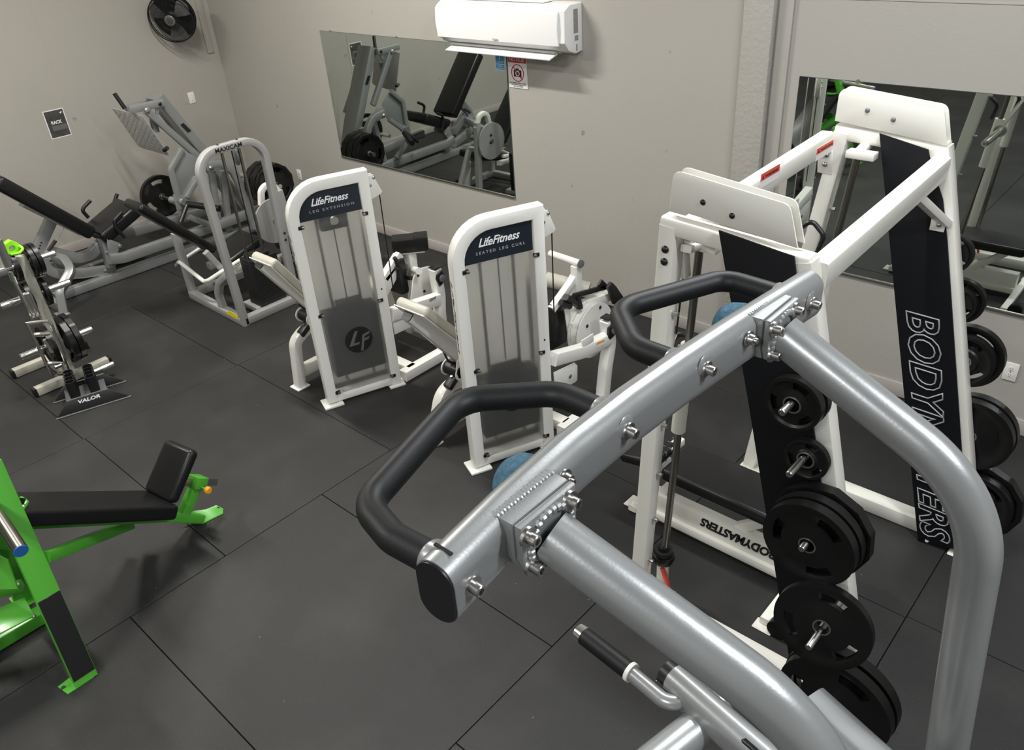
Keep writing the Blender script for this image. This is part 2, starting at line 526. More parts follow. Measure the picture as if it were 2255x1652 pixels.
MB().abox(-3.8205, -3.8185, 4.862, 4.872, 2.02, 2.065).build('side_notch', 'dgrey', ac)
MB().abox(-4.505, -4.455, 4.705, 4.7085, 2.083, 2.092).build('maker_badge', 'acs', ac)
MB().tube([(-4.0, 4.89, 2.02), (-4.0, 4.9, 1.99)], .02).build('drain_stub', 'ac', ac)

# ------------------------------------------------------------------ signs, plates, outlet
sg = thing('notice_sign', 'white and red no-photography notice on the wall below the air conditioner', 'sign', (-4.47, YB, 1.68))
MB().abox(-4.572, -4.372, YB - .006, YB, 1.682, 1.937, .002, 1).build('sign_board', 'paper', sg)
MB().abox(-4.566, -4.378, YB - .0075, YB - .006, 1.876, 1.932).build('header_band', 'notice', sg)
text('NOTICE!', (-4.553, YB - .0078, 1.887), (1, 0, 0), (0, 0, 1), .045, 'paper', sg, fit=.158, bold=.012)
ring = MB()
pts = [(-4.472 + .063 * math.cos(a * pi / 16), YB - .0078, 1.800 + .063 * math.sin(a * pi / 16)) for a in range(32)]
ring.tube(pts, .0032, 0, 6, closed=True)
ring.beam((-4.516, YB - .0085, 1.845), (-4.428, YB - .0085, 1.756), .004, .006, (0, 1, 0), .001)
ring.build('prohibition_ring', 'notice', sg)
cam_i = MB().abox(-4.512, -4.432, YB - .0076, YB - .006, 1.770, 1.822, .001, 1)
cam_i.abox(-4.49, -4.458, YB - .0076, YB - .006, 1.82, 1.834, .001, 1).build('camera_symbol', 'print_black', sg)
MB().cyl((-4.472, YB - .0074, 1.796), (-4.472, YB - .0082, 1.796), .022, 20).build('lens_ring', 'paper', sg)
MB().cyl((-4.472, YB - .008, 1.796), (-4.472, YB - .0088, 1.796), .014, 20).build('lens_symbol', 'print_black', sg)
for k, (s_, w) in enumerate((('RECORDING VIDEO, AUDIO,', .172), ('AND PHOTOGRAPHY IS', .15), ('NOT ALLOWED', .1))):
    text(s_, (-4.472 - w / 2, YB - .0065, 1.718 - k * .013), (1, 0, 0), (0, 0, 1), .0125, 'print_black', sg, fit=w, bold=.01)
bs = thing('sanitize_sign', 'small blue sanitize notice stuck on the mirror edge below the air conditioner', 'sign', (-4.65, YB, 1.805))
MB().abox(-4.70, -4.597, YB - .0125, YB - .0092, 1.806, 1.95, .001, 1).build('sign_board', 'paper', bs)
MB().abox(-4.694, -4.603, YB - .0135, YB - .0125, 1.857, 1.945).build('blue_panel', 'blue', bs)
MB().abox(-4.694, -4.603, YB - .0135, YB - .0125, 1.812, 1.851).build('blue_panel', 'blue', bs)
MB().lathe((-4.65, YB - .0137, 1.886), (0, 0, 1), [(0, .006), (.018, .006), (.022, .0025), (.03, .0025)], 8).build('bottle_symbol', 'paper', bs)
for s_, z, w in (('SANITIZE', 1.866, .066), ('AFTER', 1.836, .042), ('EACH USE', 1.818, .066)):
    text(s_, (-4.649 - w / 2, YB - .0137, z), (1, 0, 0), (0, 0, 1), .011, 'paper', bs, fit=w, bold=.01)
rp = thing('rack_poster', 'black and white poster reading RACK taped on the left wall', 'poster', (XL, 2.99, 1.16))
MB().abox(XL, XL + .002, 2.888, 3.092, 1.162, 1.437).build('paper_border', 'paper', rp)
MB().abox(XL + .002, XL + .0028, 2.897, 3.083, 1.172, 1.428).build('dark_print', 'smoke', rp)
MB().abox(XL + .0028, XL + .0034, 2.93, 3.075, 1.235, 1.285).build('pale_smoke_band', 'dgrey', rp)
MB().box((XL + .0033, 3.058, 1.398), (.0004, 0, 0), (0, .010, .006), (0, -.003, .005)).build('tape_glint', 'paper', rp)
text('RACK', (XL + .0036, 2.936, 1.300), (0, 1, 0), (0, 0, 1), .044, 'print_white', rp, fit=.105, bold=.03)

def wall_plate(name, label, c, ux, n, blank=True):
    t = thing(name, label, 'wall plate' if blank else 'outlet', c)
    c, ux, n = V(c), V(ux), V(n)
    MB().box(c + n * .004, ux * .038, (0, 0, .06), n * .004, .003).build('cover_plate', 'plate', t)
    for z in ((-.03, .03) if blank else (0,)):
        MB().cyl(c + V((0, 0, z)) + n * .008, c + V((0, 0, z)) + n * .0095, .0035, 8).build('cover_screw', 'steel', t)
    if not blank:
        for z in (-.02, .02):
            f = MB().lathe(c + V((0, 0, z)) + n * .0078, n, [(0, .0165), (.002, .0165), (.0022, .015)], 18).build('receptacle', 'plate', t)
            for q in (-.006, .006):
                MB().box(c + V((0, 0, z + .003)) + ux * q + n * .0102, ux * .0011, (0, 0, .0045), n * .0004).build('slot', 'print_black', f)
            MB().cyl(c + V((0, 0, z - .009)) + n * .0095, c + V((0, 0, z - .009)) + n * .0105, .0025, 8).build('slot', 'print_black', f)
    return t
wall_plate('blank_wall_plate', 'blank ivory plate on the left wall below the fan', (XL, 4.475, 1.243), (0, 1, 0), (1, 0, 0))
wall_plate('wall_outlet', 'white duplex outlet low on the wall right of the white machine', (-.629, YB, .401), (1, 0, 0), (0, -1, 0), False)
wall_plate('wall_outlet', 'white outlet low on the back wall behind the leg machines', (-7.914, YB, .408), (1, 0, 0), (0, -1, 0), False)

# ------------------------------------------------------------------ wall fan
fan = thing('wall_fan', 'black round wall fan high up near the corner', 'fan', (XL, 4.6, 2.05))
fc = V((-8.8, 4.366, 2.103)); fa = V((.64, -.74, -.2)).normalized()
fs_ = fa.cross(V((0, 0, 1))).normalized(); fu = fs_.cross(fa)
FR = .24
def fp(r, a, d): return fc + fs_ * (r * math.cos(a)) + fu * (r * math.sin(a)) + fa * d
cage = MB()
for d, r in ((.0, FR), (.045, FR * .97), (-.07, FR * .93)):
    cage.tube([fp(r, 2 * pi * k / 36, d) for k in range(36)], .006, 0, 6, closed=True)
cage.build('cage_rim', 'black', fan)
fw = MB()
for k in range(90):
    a = 2 * pi * k / 90
    fw.tube([fp(.055, a, .075), fp(FR * .75, a + .12, .066), fp(FR * .97, a + .18, .045)], .0016, 0, 4)
    fw.tube([fp(.06, a, -.11), fp(FR * .93, a, -.07)], .0016, 0, 4)
for r, d in ((.10, .074), (.16, .07), (.21, .064)):
    fw.tube([fp(r, 2 * pi * k / 30, d) for k in range(30)], .0016, 0, 4, closed=True)
w_ = fw.build('wire_guard', 'black', fan); w_['kind'] = 'stuff'
MB().lathe(fc + fa * .07, fa, [(0, .055), (.006, .055), (.012, .048)], 24).build('hub_cap', 'dgrey', fan)
MB().lathe(fc + fa * .0815, fa, [(0, .037), (.003, .037), (.004, .03)], 24).build('hub_badge', 'steel', fan)
for k in range(3):
    a0 = 2 * pi * k / 3 + .4
    bl = []
    for (r, da, d) in ((.05, -.25, -.02), (.14, -.42, -.035), (.225, -.35, -.03), (.235, .1, .0), (.225, .5, .025), (.14, .5, .03), (.05, .35, .015)):
        bl.append(fp(r, a0 + da, d))
    MB().prism(bl, fa * .003).build('blade', 'dgrey', fan)
MB().lathe(fc - fa * .10, fa, [(0, .06), (.012, FR * .6), (.03, FR * .93), (.034, FR * .93), (.018, FR * .6), (.006, .05)], 36).build('rear_dish', 'black', fan)
MB().lathe(fc - fa * .12, fa, [(0, .05), (.02, .062), (.12, .062), (.14, .03)], 20).build('motor', 'black', fan)
MB().tube([fc - fa * .11, fc - fa * .14, V((XL + .01, 4.62, 2.02))], .018, .02).build('bracket_arm', 'black', fan)
MB().abox(XL, XL + .015, 4.56, 4.68, 1.95, 2.1, .004).build('wall_bracket', 'black', fan)

# ================================================================== weight plates
def plate_mesh(R, th, nside=0, style=0):
    """rubber plate, axis +Z, centred: raised rim and hub, three grip holes"""
    bm = bmesh.new()
    n = 48
    r = [.0265, .058, R * .50, R * .60, R * .80, R * .88, R]
    if R < .12: r = [.0265, .036, R * .50, R * .58, R * .80, R * .88, R]
    hz = [th * .5, th * .5, th * .30, th * .30, th * .30, th * .5, th * .46]
    def hole(j): return style == 0 and (j % 16) in (3, 4, 5, 6, 7, 8)
    def pos(i, j, sgn):
        a = 2 * pi * j / n
        rad = r[i]
        if nside and i >= 5:
            k = pi / nside
            rad = rad / math.cos(((a + k) % (2 * k)) - k) * math.cos(k)
        return V((rad * math.cos(a), rad * math.sin(a), sgn * hz[i]))
    vs = {}
    def vert(i, j, s):
        key = (i, j % n, s)
        if key not in vs: vs[key] = bm.verts.new(pos(i, j % n, s))
        return vs[key]
    for s in (1, -1):
        for i in range(6):
            for j in range(n):
                if i == 3 and hole(j): continue
                q = [vert(i, j, s), vert(i, j + 1, s), vert(i + 1, j + 1, s), vert(i + 1, j, s)]
                bm.faces.new(q if s > 0 else q[::-1])
    def wall(a, b):
        bm.faces.new((vert(*a, 1), vert(*a, -1), vert(*b, -1), vert(*b, 1)))
    for j in range(n):
        wall((6, j), (6, j + 1)); wall((0, j + 1), (0, j))
        if hole(j):
            wall((3, j), (3, j + 1)); wall((4, j + 1), (4, j))
            if not hole(j - 1): wall((4, j), (3, j))
            if not hole(j + 1): wall((3, j + 1), (4, j + 1))
    if style == 1:   # raised ribs instead of holes
        for k in range(3):
            a = 2 * pi * k / 3
            c, s_ = math.cos(a), math.sin(a)
            for sg in (1, -1):
                m = Matrix.Translation((c * R * .62, s_ * R * .62, sg * th * .3)) @ Matrix.Rotation(a, 4, 'Z') @ Matrix.Diagonal((R * .05, R * .42, th * .14, 1))
                bmesh.ops.create_cube(bm, size=1, matrix=m)
    bmesh.ops.recalc_face_normals(bm, faces=bm.faces[:])
    me = bpy.data.meshes.new('weight_plate'); bm.to_mesh(me); bm.free()
    me.materials.append(M['rubber'])
    me.polygons.foreach_set('use_smooth', [True] * len(me.polygons)); me.set_sharp_from_angle(angle=math.radians(40))
    return me
_pm = {}
_hub = MB().lathe((0, 0, -.5), (0, 0, 1), [(0, .027), (0, .033), (1, .033), (1, .027)], 24)
bmesh.ops.delete(_hub.bm, geom=[f for f in _hub.bm.faces if len(f.verts) > 4], context='FACES')
_hm = bpy.data.meshes.new('hub_ring'); bmesh.ops.recalc_face_normals(_hub.bm, faces=_hub.bm.faces[:]); _hub.bm.to_mesh(_hm); _hub.bm.free(); _hm.materials.append(M['steel'])
def weight(c, axis, R, th, label, group, nside=0, style=0, spin=0.0):
    key = (round(R, 3), th, nside, style)
    if key not in _pm: _pm[key] = plate_mesh(R, th, nside, style)
    o = bpy.data.objects.new('weight_plate', _pm[key]); col.objects.link(o)
    q = V((0, 0, 1)).rotation_difference(V(axis).normalized())
    o.rotation_mode = 'QUATERNION'
    o.rotation_quaternion = q @ Matrix.Rotation(spin, 3, 'Z').to_quaternion()
    o.location = c; o['_o'] = tuple(c)
    tag(o, label, 'weight plate', group)
    h = bpy.data.objects.new('hub_ring', _hm); col.objects.link(h); h.parent = o
    h.scale = (1, 1, th * 1.02)
    return o

# ================================================================== smith machine
YN, YF_ = 2.40, 3.68
sm = thing('smith_machine', 'white smith machine with black plate-storage panels in the right corner', 'gym machine', (-1.0, 3.04, 0))
for y, nm in ((YN, 0), (YF_, 1)):
    if nm == 0: lt, lb, rt, rb = (-1.461, 2.4, 2.004), (-1.564, 2.4, 0.1934), (-0.9609, 2.4, 1.983), (-0.5256, 2.4, 0.2611)
    else: lt, lb, rt, rb = (-1.37, YF_, 2.04), (-1.63, YF_, 0.02), (-.955, YF_, 2.03), (-.40, YF_, .02)
    lb = (lb[0], y, .004); 
    d = (V(rb) - V(rt)); rb = tuple(V(rt) + d * ((rt[2] - .004) / -d.z))
    leg = MB().beam(lt, lb, .075, .072, (0, 1, 0), .010).build('front_leg', 'cream', sm)
    for k in range(6):
        f = .18 + k * .135
        p = V(lt).lerp(V(lb), f)
        MB().cyl(p + V((.036, 0, 0)), p + V((.062, 0, 0)), .010, 10).build('catch_stud', 'steel', leg)
    MB().beam(rt, rb, .075, .085, (0, 1, 0), .010).build('rear_leg', 'cream', sm)
    # base rail, feet
    MB().beam((lb[0] - .02, y + (.055 if nm else 0), .045), (rb[0] + .03, y + (.055 if nm else 0), .045), .09, .085, None, .008).build('base_rail', 'cream', sm)
    for x in (lb[0], rb[0] - .05):
        f = MB().abox(x - .05, x + .05, y - .10 if nm == 0 else y - .06, y + .06 if nm == 0 else y + .13, 0, .008, .003, 1)
        f.build('foot_plate', 'cream', sm)
    # top bar carrying two bolted nameplate boards
    zl, zr = lt[2] + .005, rt[2] - .0
    MB().beam((lt[0] - .03, y, zl - .005), (rt[0] + .03, y, zr - .01), .07, .065, (0, 1, 0), .012).build('top_bar', 'cream', sm)
    if nm == 0: corners = fillet_path([(-1.452, 2.361, 2.077), (-1.442, 2.361, 2.216), (-1.014, 2.361, 2.171), (-0.9693, 2.361, 2.033)], .03, 5)
    else: corners = fillet_path([(-1.404, 3.641, 2.091), (-1.401, 3.641, 2.237), (-0.9646, 3.641, 2.197), (-0.921, 3.641, 2.045)], .035, 5)
    for q in (0, .05):
        MB().prism([V(c) + V((0, q, 0)) for c in corners], (0, .006, 0), .0018).build('top_board', 'cream', sm)
    if nm == 0: bp = ((-1.321, 2.364, 2.122), (-1.209, 2.364, 2.096))
    else: bp = ((-1.268, 3.644, 2.152), (-1.154, 3.644, 2.126))
    for p in bp: bolt(p, (0, -1, 0), sm, .011, .010, 'black' if nm == 0 else 'dgrey', 'board_bolt')
    if nm == 0:
        for p in ((-1.463, 2.362, 1.916), (-1.465, 2.362, 1.867)): bolt(p, (0, -1, 0), sm, .015, .012, 'black', 'leg_bolt')
    # black panel filling the leaning side
    if nm == 0:
        q = [(-1.25, 2.351, 2.038), (-0.9751, 2.351, 2.007), (-0.8277, 2.351, 1.396), (-0.534, 2.351, 0.3007), (-0.752, 2.351, 0.1353), (-1.069, 2.351, 1.375)]
        pn = MB().prism(q, (0, .009, 0), .002).build('side_panel', 'panel', sm)
    else:
        q = [(-1.199, 3.631, 2.064), (-0.9886, 3.631, 2.023), (-0.9776, 3.631, 1.986), (-0.8901, 3.631, 1.823), (-0.8334, 3.631, 1.637), (-0.5461, 3.631, 0.576), (-0.4175, 3.631, 0.0544), (-0.6408, 3.631, -0.0014)]
        pn = MB().prism(q, (0, .009, 0), .002).build('side_panel', 'panel', sm)
        A, B = V((-0.9343, 3.63, 1.282)), V((-0.6255, 3.63, 0.0276))
        dr = (B - A).normalized(); up = V((dr.z, 0, -dr.x)) * -1
        if up.x < 0: up = -up
        text('BODYMASTERS', A, dr, up, .19, 'print_grey', pn, 'panel_lettering', fit=(B - A).length * 1.0, shear=.28, outline=.0036, bold=.022)
        MB().cyl((-0.6005, 3.631, 0.0254), (-0.6001, 3.629, 0.0271), .009, 12).build('mark_dot', 'print_grey', pn)
    # guide rod between top socket and rubber stop
    yy = y + (.10 if nm == 0 else -.10)
    if nm == 0: rT, rB = V((-1.4, 2.5, 1.889)), V((-1.493, 2.5, 0.2593))
    else: rT, rB = V((-1.2576, yy, 1.967)), V((-1.416, yy, .20))
    MB().cyl(rT, rB - V((0, 0, .06)), .0165, 16).build('guide_rod', 'rod', sm)
    MB().abox(rT.x - .045, rT.x + .08, yy - .028, yy + .028, rT.z - .005, rT.z + .028, .004).build('rod_socket', 'cream', sm)
    MB().beam((rT.x, y, rT.z + .03), (rT.x, yy, rT.z + .012), .045, .028).build('socket_arm', 'cream', sm)
    MB().lathe(rB + V((0, 0, .06)), (0, 0, -1), [(0, .026), (.02, .030), (.022, .044), (.035, .050), (.05, .044), (.052, .052), (.075, .055), (.10, .046), (.105, .03)], 20).build('rubber_stop', 'rubber', sm)
    MB().cyl((rB.x, yy, rB.z - .04), (rB.x, yy, .02), .03, 16).build('stop_post', 'cream', sm)
    MB().abox(min(lb[0], rB.x) - .0, rB.x + .06, min(y, yy) - .04, max(y, yy) + .04, .0, .012, .003, 1).build('stop_foot', 'cream', sm)
    MB().box((rB.x + .035, yy - .03, .15), (.008, 0, 0), (0, .012, -.004), (.02, 0, -.055), .003).build('release_tab', 'red', sm)
    # sliding bearing tube of the bar
    a = rT.lerp(rB, .26); b = rT.lerp(rB, .485)
    b = rT.lerp(rB, .53 if nm == 0 else .45)
    MB().cyl(a, b, .031, 20).build('bearing_tube', 'cream', sm)
    c0 = rT.lerp(rB, .35) if nm == 0 else V((-1.36, 3.50, 1.49))
    MB().tube([c0 + V((.0, .04, .0)), c0 + V((.02, .05, .10)), c0 + V((-.05, .055, .16)), c0 + V((-.09, .05, .12))], .012, .04, 10).build('bar_hook', 'black', sm)
    if nm == 0:
        MB().cyl((-1.426, 2.46, 1.953), (-1.459, 2.46, 1.52), .004, 8).build('counterweight_cable', 'black', sm)
        MB().tube([(-1.459, 2.46, 1.52), (-1.466, 2.46, 1.497), (-1.475, 2.46, 1.452), (-1.453, 2.46, 1.438), (-1.442, 2.46, 1.473)], .006, .01, 8).build('cable_hook', 'chrome', sm)
        MB().box((-1.44, 2.46, 1.866), (.012, 0, 0), (0, .02, 0), (-.01, 0, .09), .002).build('pulley_bracket', 'cream', sm)
# pegs
PEG_N = [(-.885, 1.515, 2.2), (-.83, 1.275, 2.2), (-.735, 1.0, 2.17), (-.617, .66, 2.07), (-.535, .25, 2.15)]
for x, z, yt in PEG_N: MB().lathe((x, 2.385, z), (0, -1, 0), [(0, .0135), (2.385 - yt - .004, .0135), (2.385 - yt, .011)], 16).build('storage_peg', 'steel', sm)
PEG_F = [(-.83, 1.555), (-.755, 1.326), (-.667, 1.054), (-.56, .67), (-.46, .27)]
for x, z in PEG_F: MB().lathe((x, 3.665, z), (0, 1, 0), [(0, .0135), (.21, .0135), (.214, .011)], 16).build('storage_peg', 'steel', sm)
# crossbeams between the two side frames
bb = MB().beam((-1.43, YN + .035, 1.965), (-1.43, YF_ - .035, 2.0), .06, .085, None, .008).build('crossbeam', 'cream', sm)
MB().beam((-.925, YN + .035, 1.925), (-.93, YF_ - .035, 1.955), .07, .092, None, .008).build('crossbeam', 'cream', sm)
for a, b, h in (((-1.399, 2.947, 2.042), (-1.399, 3.111, 2.029), .06), ((-1.399, 3.471, 2.009), (-1.399, 3.659, 2.002), .055)):
    a, b = V(a), V(b); zt = max(a.z, b.z)
    st = MB().prism([(a.x, a.y, zt), (b.x, b.y, zt), (b.x, b.y, zt - h), (a.x, a.y, zt - h)], (.0012, 0, 0)).build('warning_sticker', 'paper', sm)
    MB().prism([(a.x + .0012, a.y, zt), (a.x + .0012, b.y, zt), (a.x + .0012, b.y, zt - h * .5), (a.x + .0012, a.y, zt - h * .5)], (.0006, 0, 0)).build('red_band', 'red', st)
    text('WARNING', (a.x + .0019, a.y + (b.y - a.y) * .22, zt - h * .40), (0, 1, 0), (0, 0, 1), h * .30, 'print_black', st, fit=(b.y - a.y) * .70, bold=.02)
    MB().prism([(a.x + .0019, a.y + .012, zt - h * .42), (a.x + .0019, a.y + (b.y - a.y) * .17, zt - h * .42), (a.x + .0019, a.y + (b.y - a.y) * .11, zt - h * .10)], (.0004, 0, 0)).build('warning_triangle', 'print_black', st)
MB().beam((-.93, 3.40, 1.90), (-.86, 3.64, 1.72), .05, .035, None, .006).build('gusset_brace', 'cream', sm)
MB().box((-0.8853, 3.624, 1.72), (.03, 0, 0), (0, .004, 0), (0, 0, .035), .003).build('gusset_plate', 'cream', sm)
bolt((-0.8796, 3.62, 1.716), (0, -1, 0), sm, .011, .010, 'steel', 'gusset_bolt')
bolt((-0.9378, 3.628, 1.901), (0, -1, 0), sm, .011, .012, 'steel', 'gusset_bolt')
for p in ((-1.417, 3.64, 1.936), (-1.419, 3.64, 1.892)): bolt(p, (0, -1, 0), sm, .012, .012, 'steel', 'leg_bolt')
MB().box((-1.422, 3.643, 1.903), (.035, 0, 0), (0, .003, 0), (-.006, 0, .055), .003).build('leg_bracket', 'cream', sm)
# the barbell riding on the rods: it turns in the bearings, a part of the machine
by, bz = -1.335, 1.345
br = MB().cyl((-1.40, 2.44, 1.40), (-1.285, 3.62, 1.435), .0145, 16).build('smith_bar', 'chrome', sm)
MB().lathe((-1.275, 3.60, 1.435), (0, 1, 0), [(0, .04), (.02, .04), (.021, .024), (.35, .024), (.352, .02)], 18).build('bar_sleeve', 'chrome', br)
MB().lathe((-1.40, 2.45, 1.40), (0, -1, 0), [(0, .04), (.02, .04), (.021, .025), (.30, .025), (.302, .02)], 18).build('bar_sleeve', 'chrome', br)

# plates stored on the near panel, then on the far panel
GN, GF = 'plates on the near panel pegs', 'plates on the far panel pegs'
weight((-.88, 2.284, 1.513), (0, -1, 0), .103, .036, 'small black plate with steel hub, outermost on the highest near peg', GN, spin=.5)
weight((-.88, 2.330, 1.513), (0, -1, 0), .105, .034, 'small black plate behind the steel-hubbed one on the highest near peg', GN, spin=.9)
weight((-.822, 2.326, 1.273), (.03, -1, .03), .082, .026, 'smallest black plate alone on the second near peg', GN, spin=.6)
weight((-.728, 2.222, 1.0), (0, -1, 0), .171, .042, 'outermost black grip plate of the thick stack on the third near peg', GN, spin=.2)
weight((-.728, 2.268, 1.0), (0, -1, 0), .176, .040, 'middle black plate of the thick stack on the third near peg', GN, spin=.8)
weight((-.728, 2.318, 1.0), (0, -1, 0), .192, .045, 'twelve-sided black plate innermost on the third near peg', GN, nside=12, spin=.1)
weight((-0.6118, 2.17, 0.6939), (.10, -1, .16), .178, .034, 'thin black grip plate tilted on the fourth near peg', GN, spin=.75)
weight((-.53, 2.238, .25), (0, -1, 0), .222, .048, 'large outer black plate on the lowest near peg', GN, spin=.4)
weight((-.53, 2.296, .25), (0, -1, 0), .226, .048, 'large inner black plate on the lowest near peg', GN, spin=.9)
weight((-.832, 3.741, 1.553), (0, -1, 0), .092, .034, 'small black plate on the highest far peg', GF, spin=.5)
weight((-.757, 3.731, 1.324), (0, -1, 0), .082, .030, 'smaller front plate on the second far peg', GF, spin=.7)
weight((-.757, 3.774, 1.324), (0, -1, 0), .108, .034, 'larger rear plate on the second far peg', GF, spin=.2)
weight((-.669, 3.738, 1.052), (0, -1, 0), .130, .040, 'smaller front plate on the third far peg', GF, spin=.5)
weight((-.669, 3.788, 1.052), (0, -1, 0), .158, .040, 'large rear grip plate on the third far peg', GF, spin=.28)
weight((-.562, 3.746, .665), (0, -1, 0), .188, .046, 'ribbed front plate with a white letter on the fourth far peg', GF, style=1, spin=.3)
weight((-.562, 3.800, .665), (0, -1, 0), .192, .044, 'rear black plate on the fourth far peg', GF, spin=.6)
weight((-.462, 3.751, .272), (0, -1, 0), .175, .046, 'round front plate on the lowest far peg', GF, spin=.2)
weight((-.462, 3.811, .262), (0, -1, 0), .212, .052, 'big twelve-sided rear plate on the lowest far peg', GF, nside=12, spin=.15)

# ================================================================== adjustable bench inside the smith machine
bn = thing('adjustable_bench', 'black padded adjustable bench with white base standing inside the smith machine', 'bench', (-1.5, 2.98, 0))
MB().slab((-1.74, 2.985, .455), (-1.0, 2.985, .455), .145, .075, (0, 1, 0), .022).build('back_pad', 'vinyl', bn)
MB().slab((-1.99, 2.93, .46), (-1.765, 2.93, .50), .115, .06, (0, 1, 0), .024).build('seat_pad', 'vinyl', bn)
bs_ = MB().beam((-1.93, 2.965, .135), (-1.02, 2.965, .135), .075, .115, None, .008).build('base_beam', 'cream', bn)
MB().beam((-1.93, 2.965, .055), (-1.02, 2.965, .055), .12, .05, None, .008).build('base_flange', 'cream', bn)
text('BODYMASTERS', (-1.105, 2.9262, .175), (-1, 0, 0), (0, 0, -1), .076, 'print_black', bs_, 'base_lettering', fit=.43, shear=.25, bold=.045)
MB().beam((-1.80, 2.975, .18), (-1.66, 2.975, .41), .06, .05, (0, 1, 0)).build('seat_post', 'cream', bn)
MB().abox(-1.86, -1.52, 2.94, 3.03, .345, .395, .008).build('pad_carrier', 'cream', bn)
lad = MB().beam((-1.795, 2.86, .46), (-1.775, 3.10, .47), .045, .045, None, .006).build('angle_ladder', 'cream', bn)
for k in range(5):
    MB().abox(-1.812, -1.76, 2.885 + k * .045, 2.889 + k * .045, .4395, .495).build('ladder_notch', 'dgrey', lad)
MB().beam((-1.35, 2.98, .17), (-1.08, 2.98, .40), .05, .05, (0, 1, 0)).build('back_brace', 'cream', bn)
MB().beam((-1.95, 2.90, .03), (-1.95, 3.05, .03), .05, .04, None, .006).build('cross_foot', 'cream', bn)
MB().abox(-2.03, -1.91, 2.93, 3.03, 0, .008, .003, 1).build('foot_plate', 'cream', bn)
MB().beam((-1.0, 2.62, .03), (-1.0, 3.34, .03), .05, .04, None, .006).build('cross_foot', 'cream', bn)
for y in (2.615, 3.345):
    MB().abox(-1.045, -.95, y - .035, y + .035, 0, .008, .003, 1).build('foot_plate', 'cream', bn)
    MB().lathe((-.925, y - .03, .052), (0, 1, 0), [(0, .02), (.002, .05), (.04, .05), (.042, .02)], 22).build('transport_wheel', 'rubber', bn)

# ================================================================== stack-loaded leg machines
def frame_pt(P0, ang):
    a = math.radians(ang)
    d = V((math.cos(a), math.sin(a), 0)); n = V((math.sin(a), -math.cos(a), 0))
    return (lambda s, o, z: V((P0[0], P0[1], 0)) + d * s + n * o + V((0, 0, z))), d, n

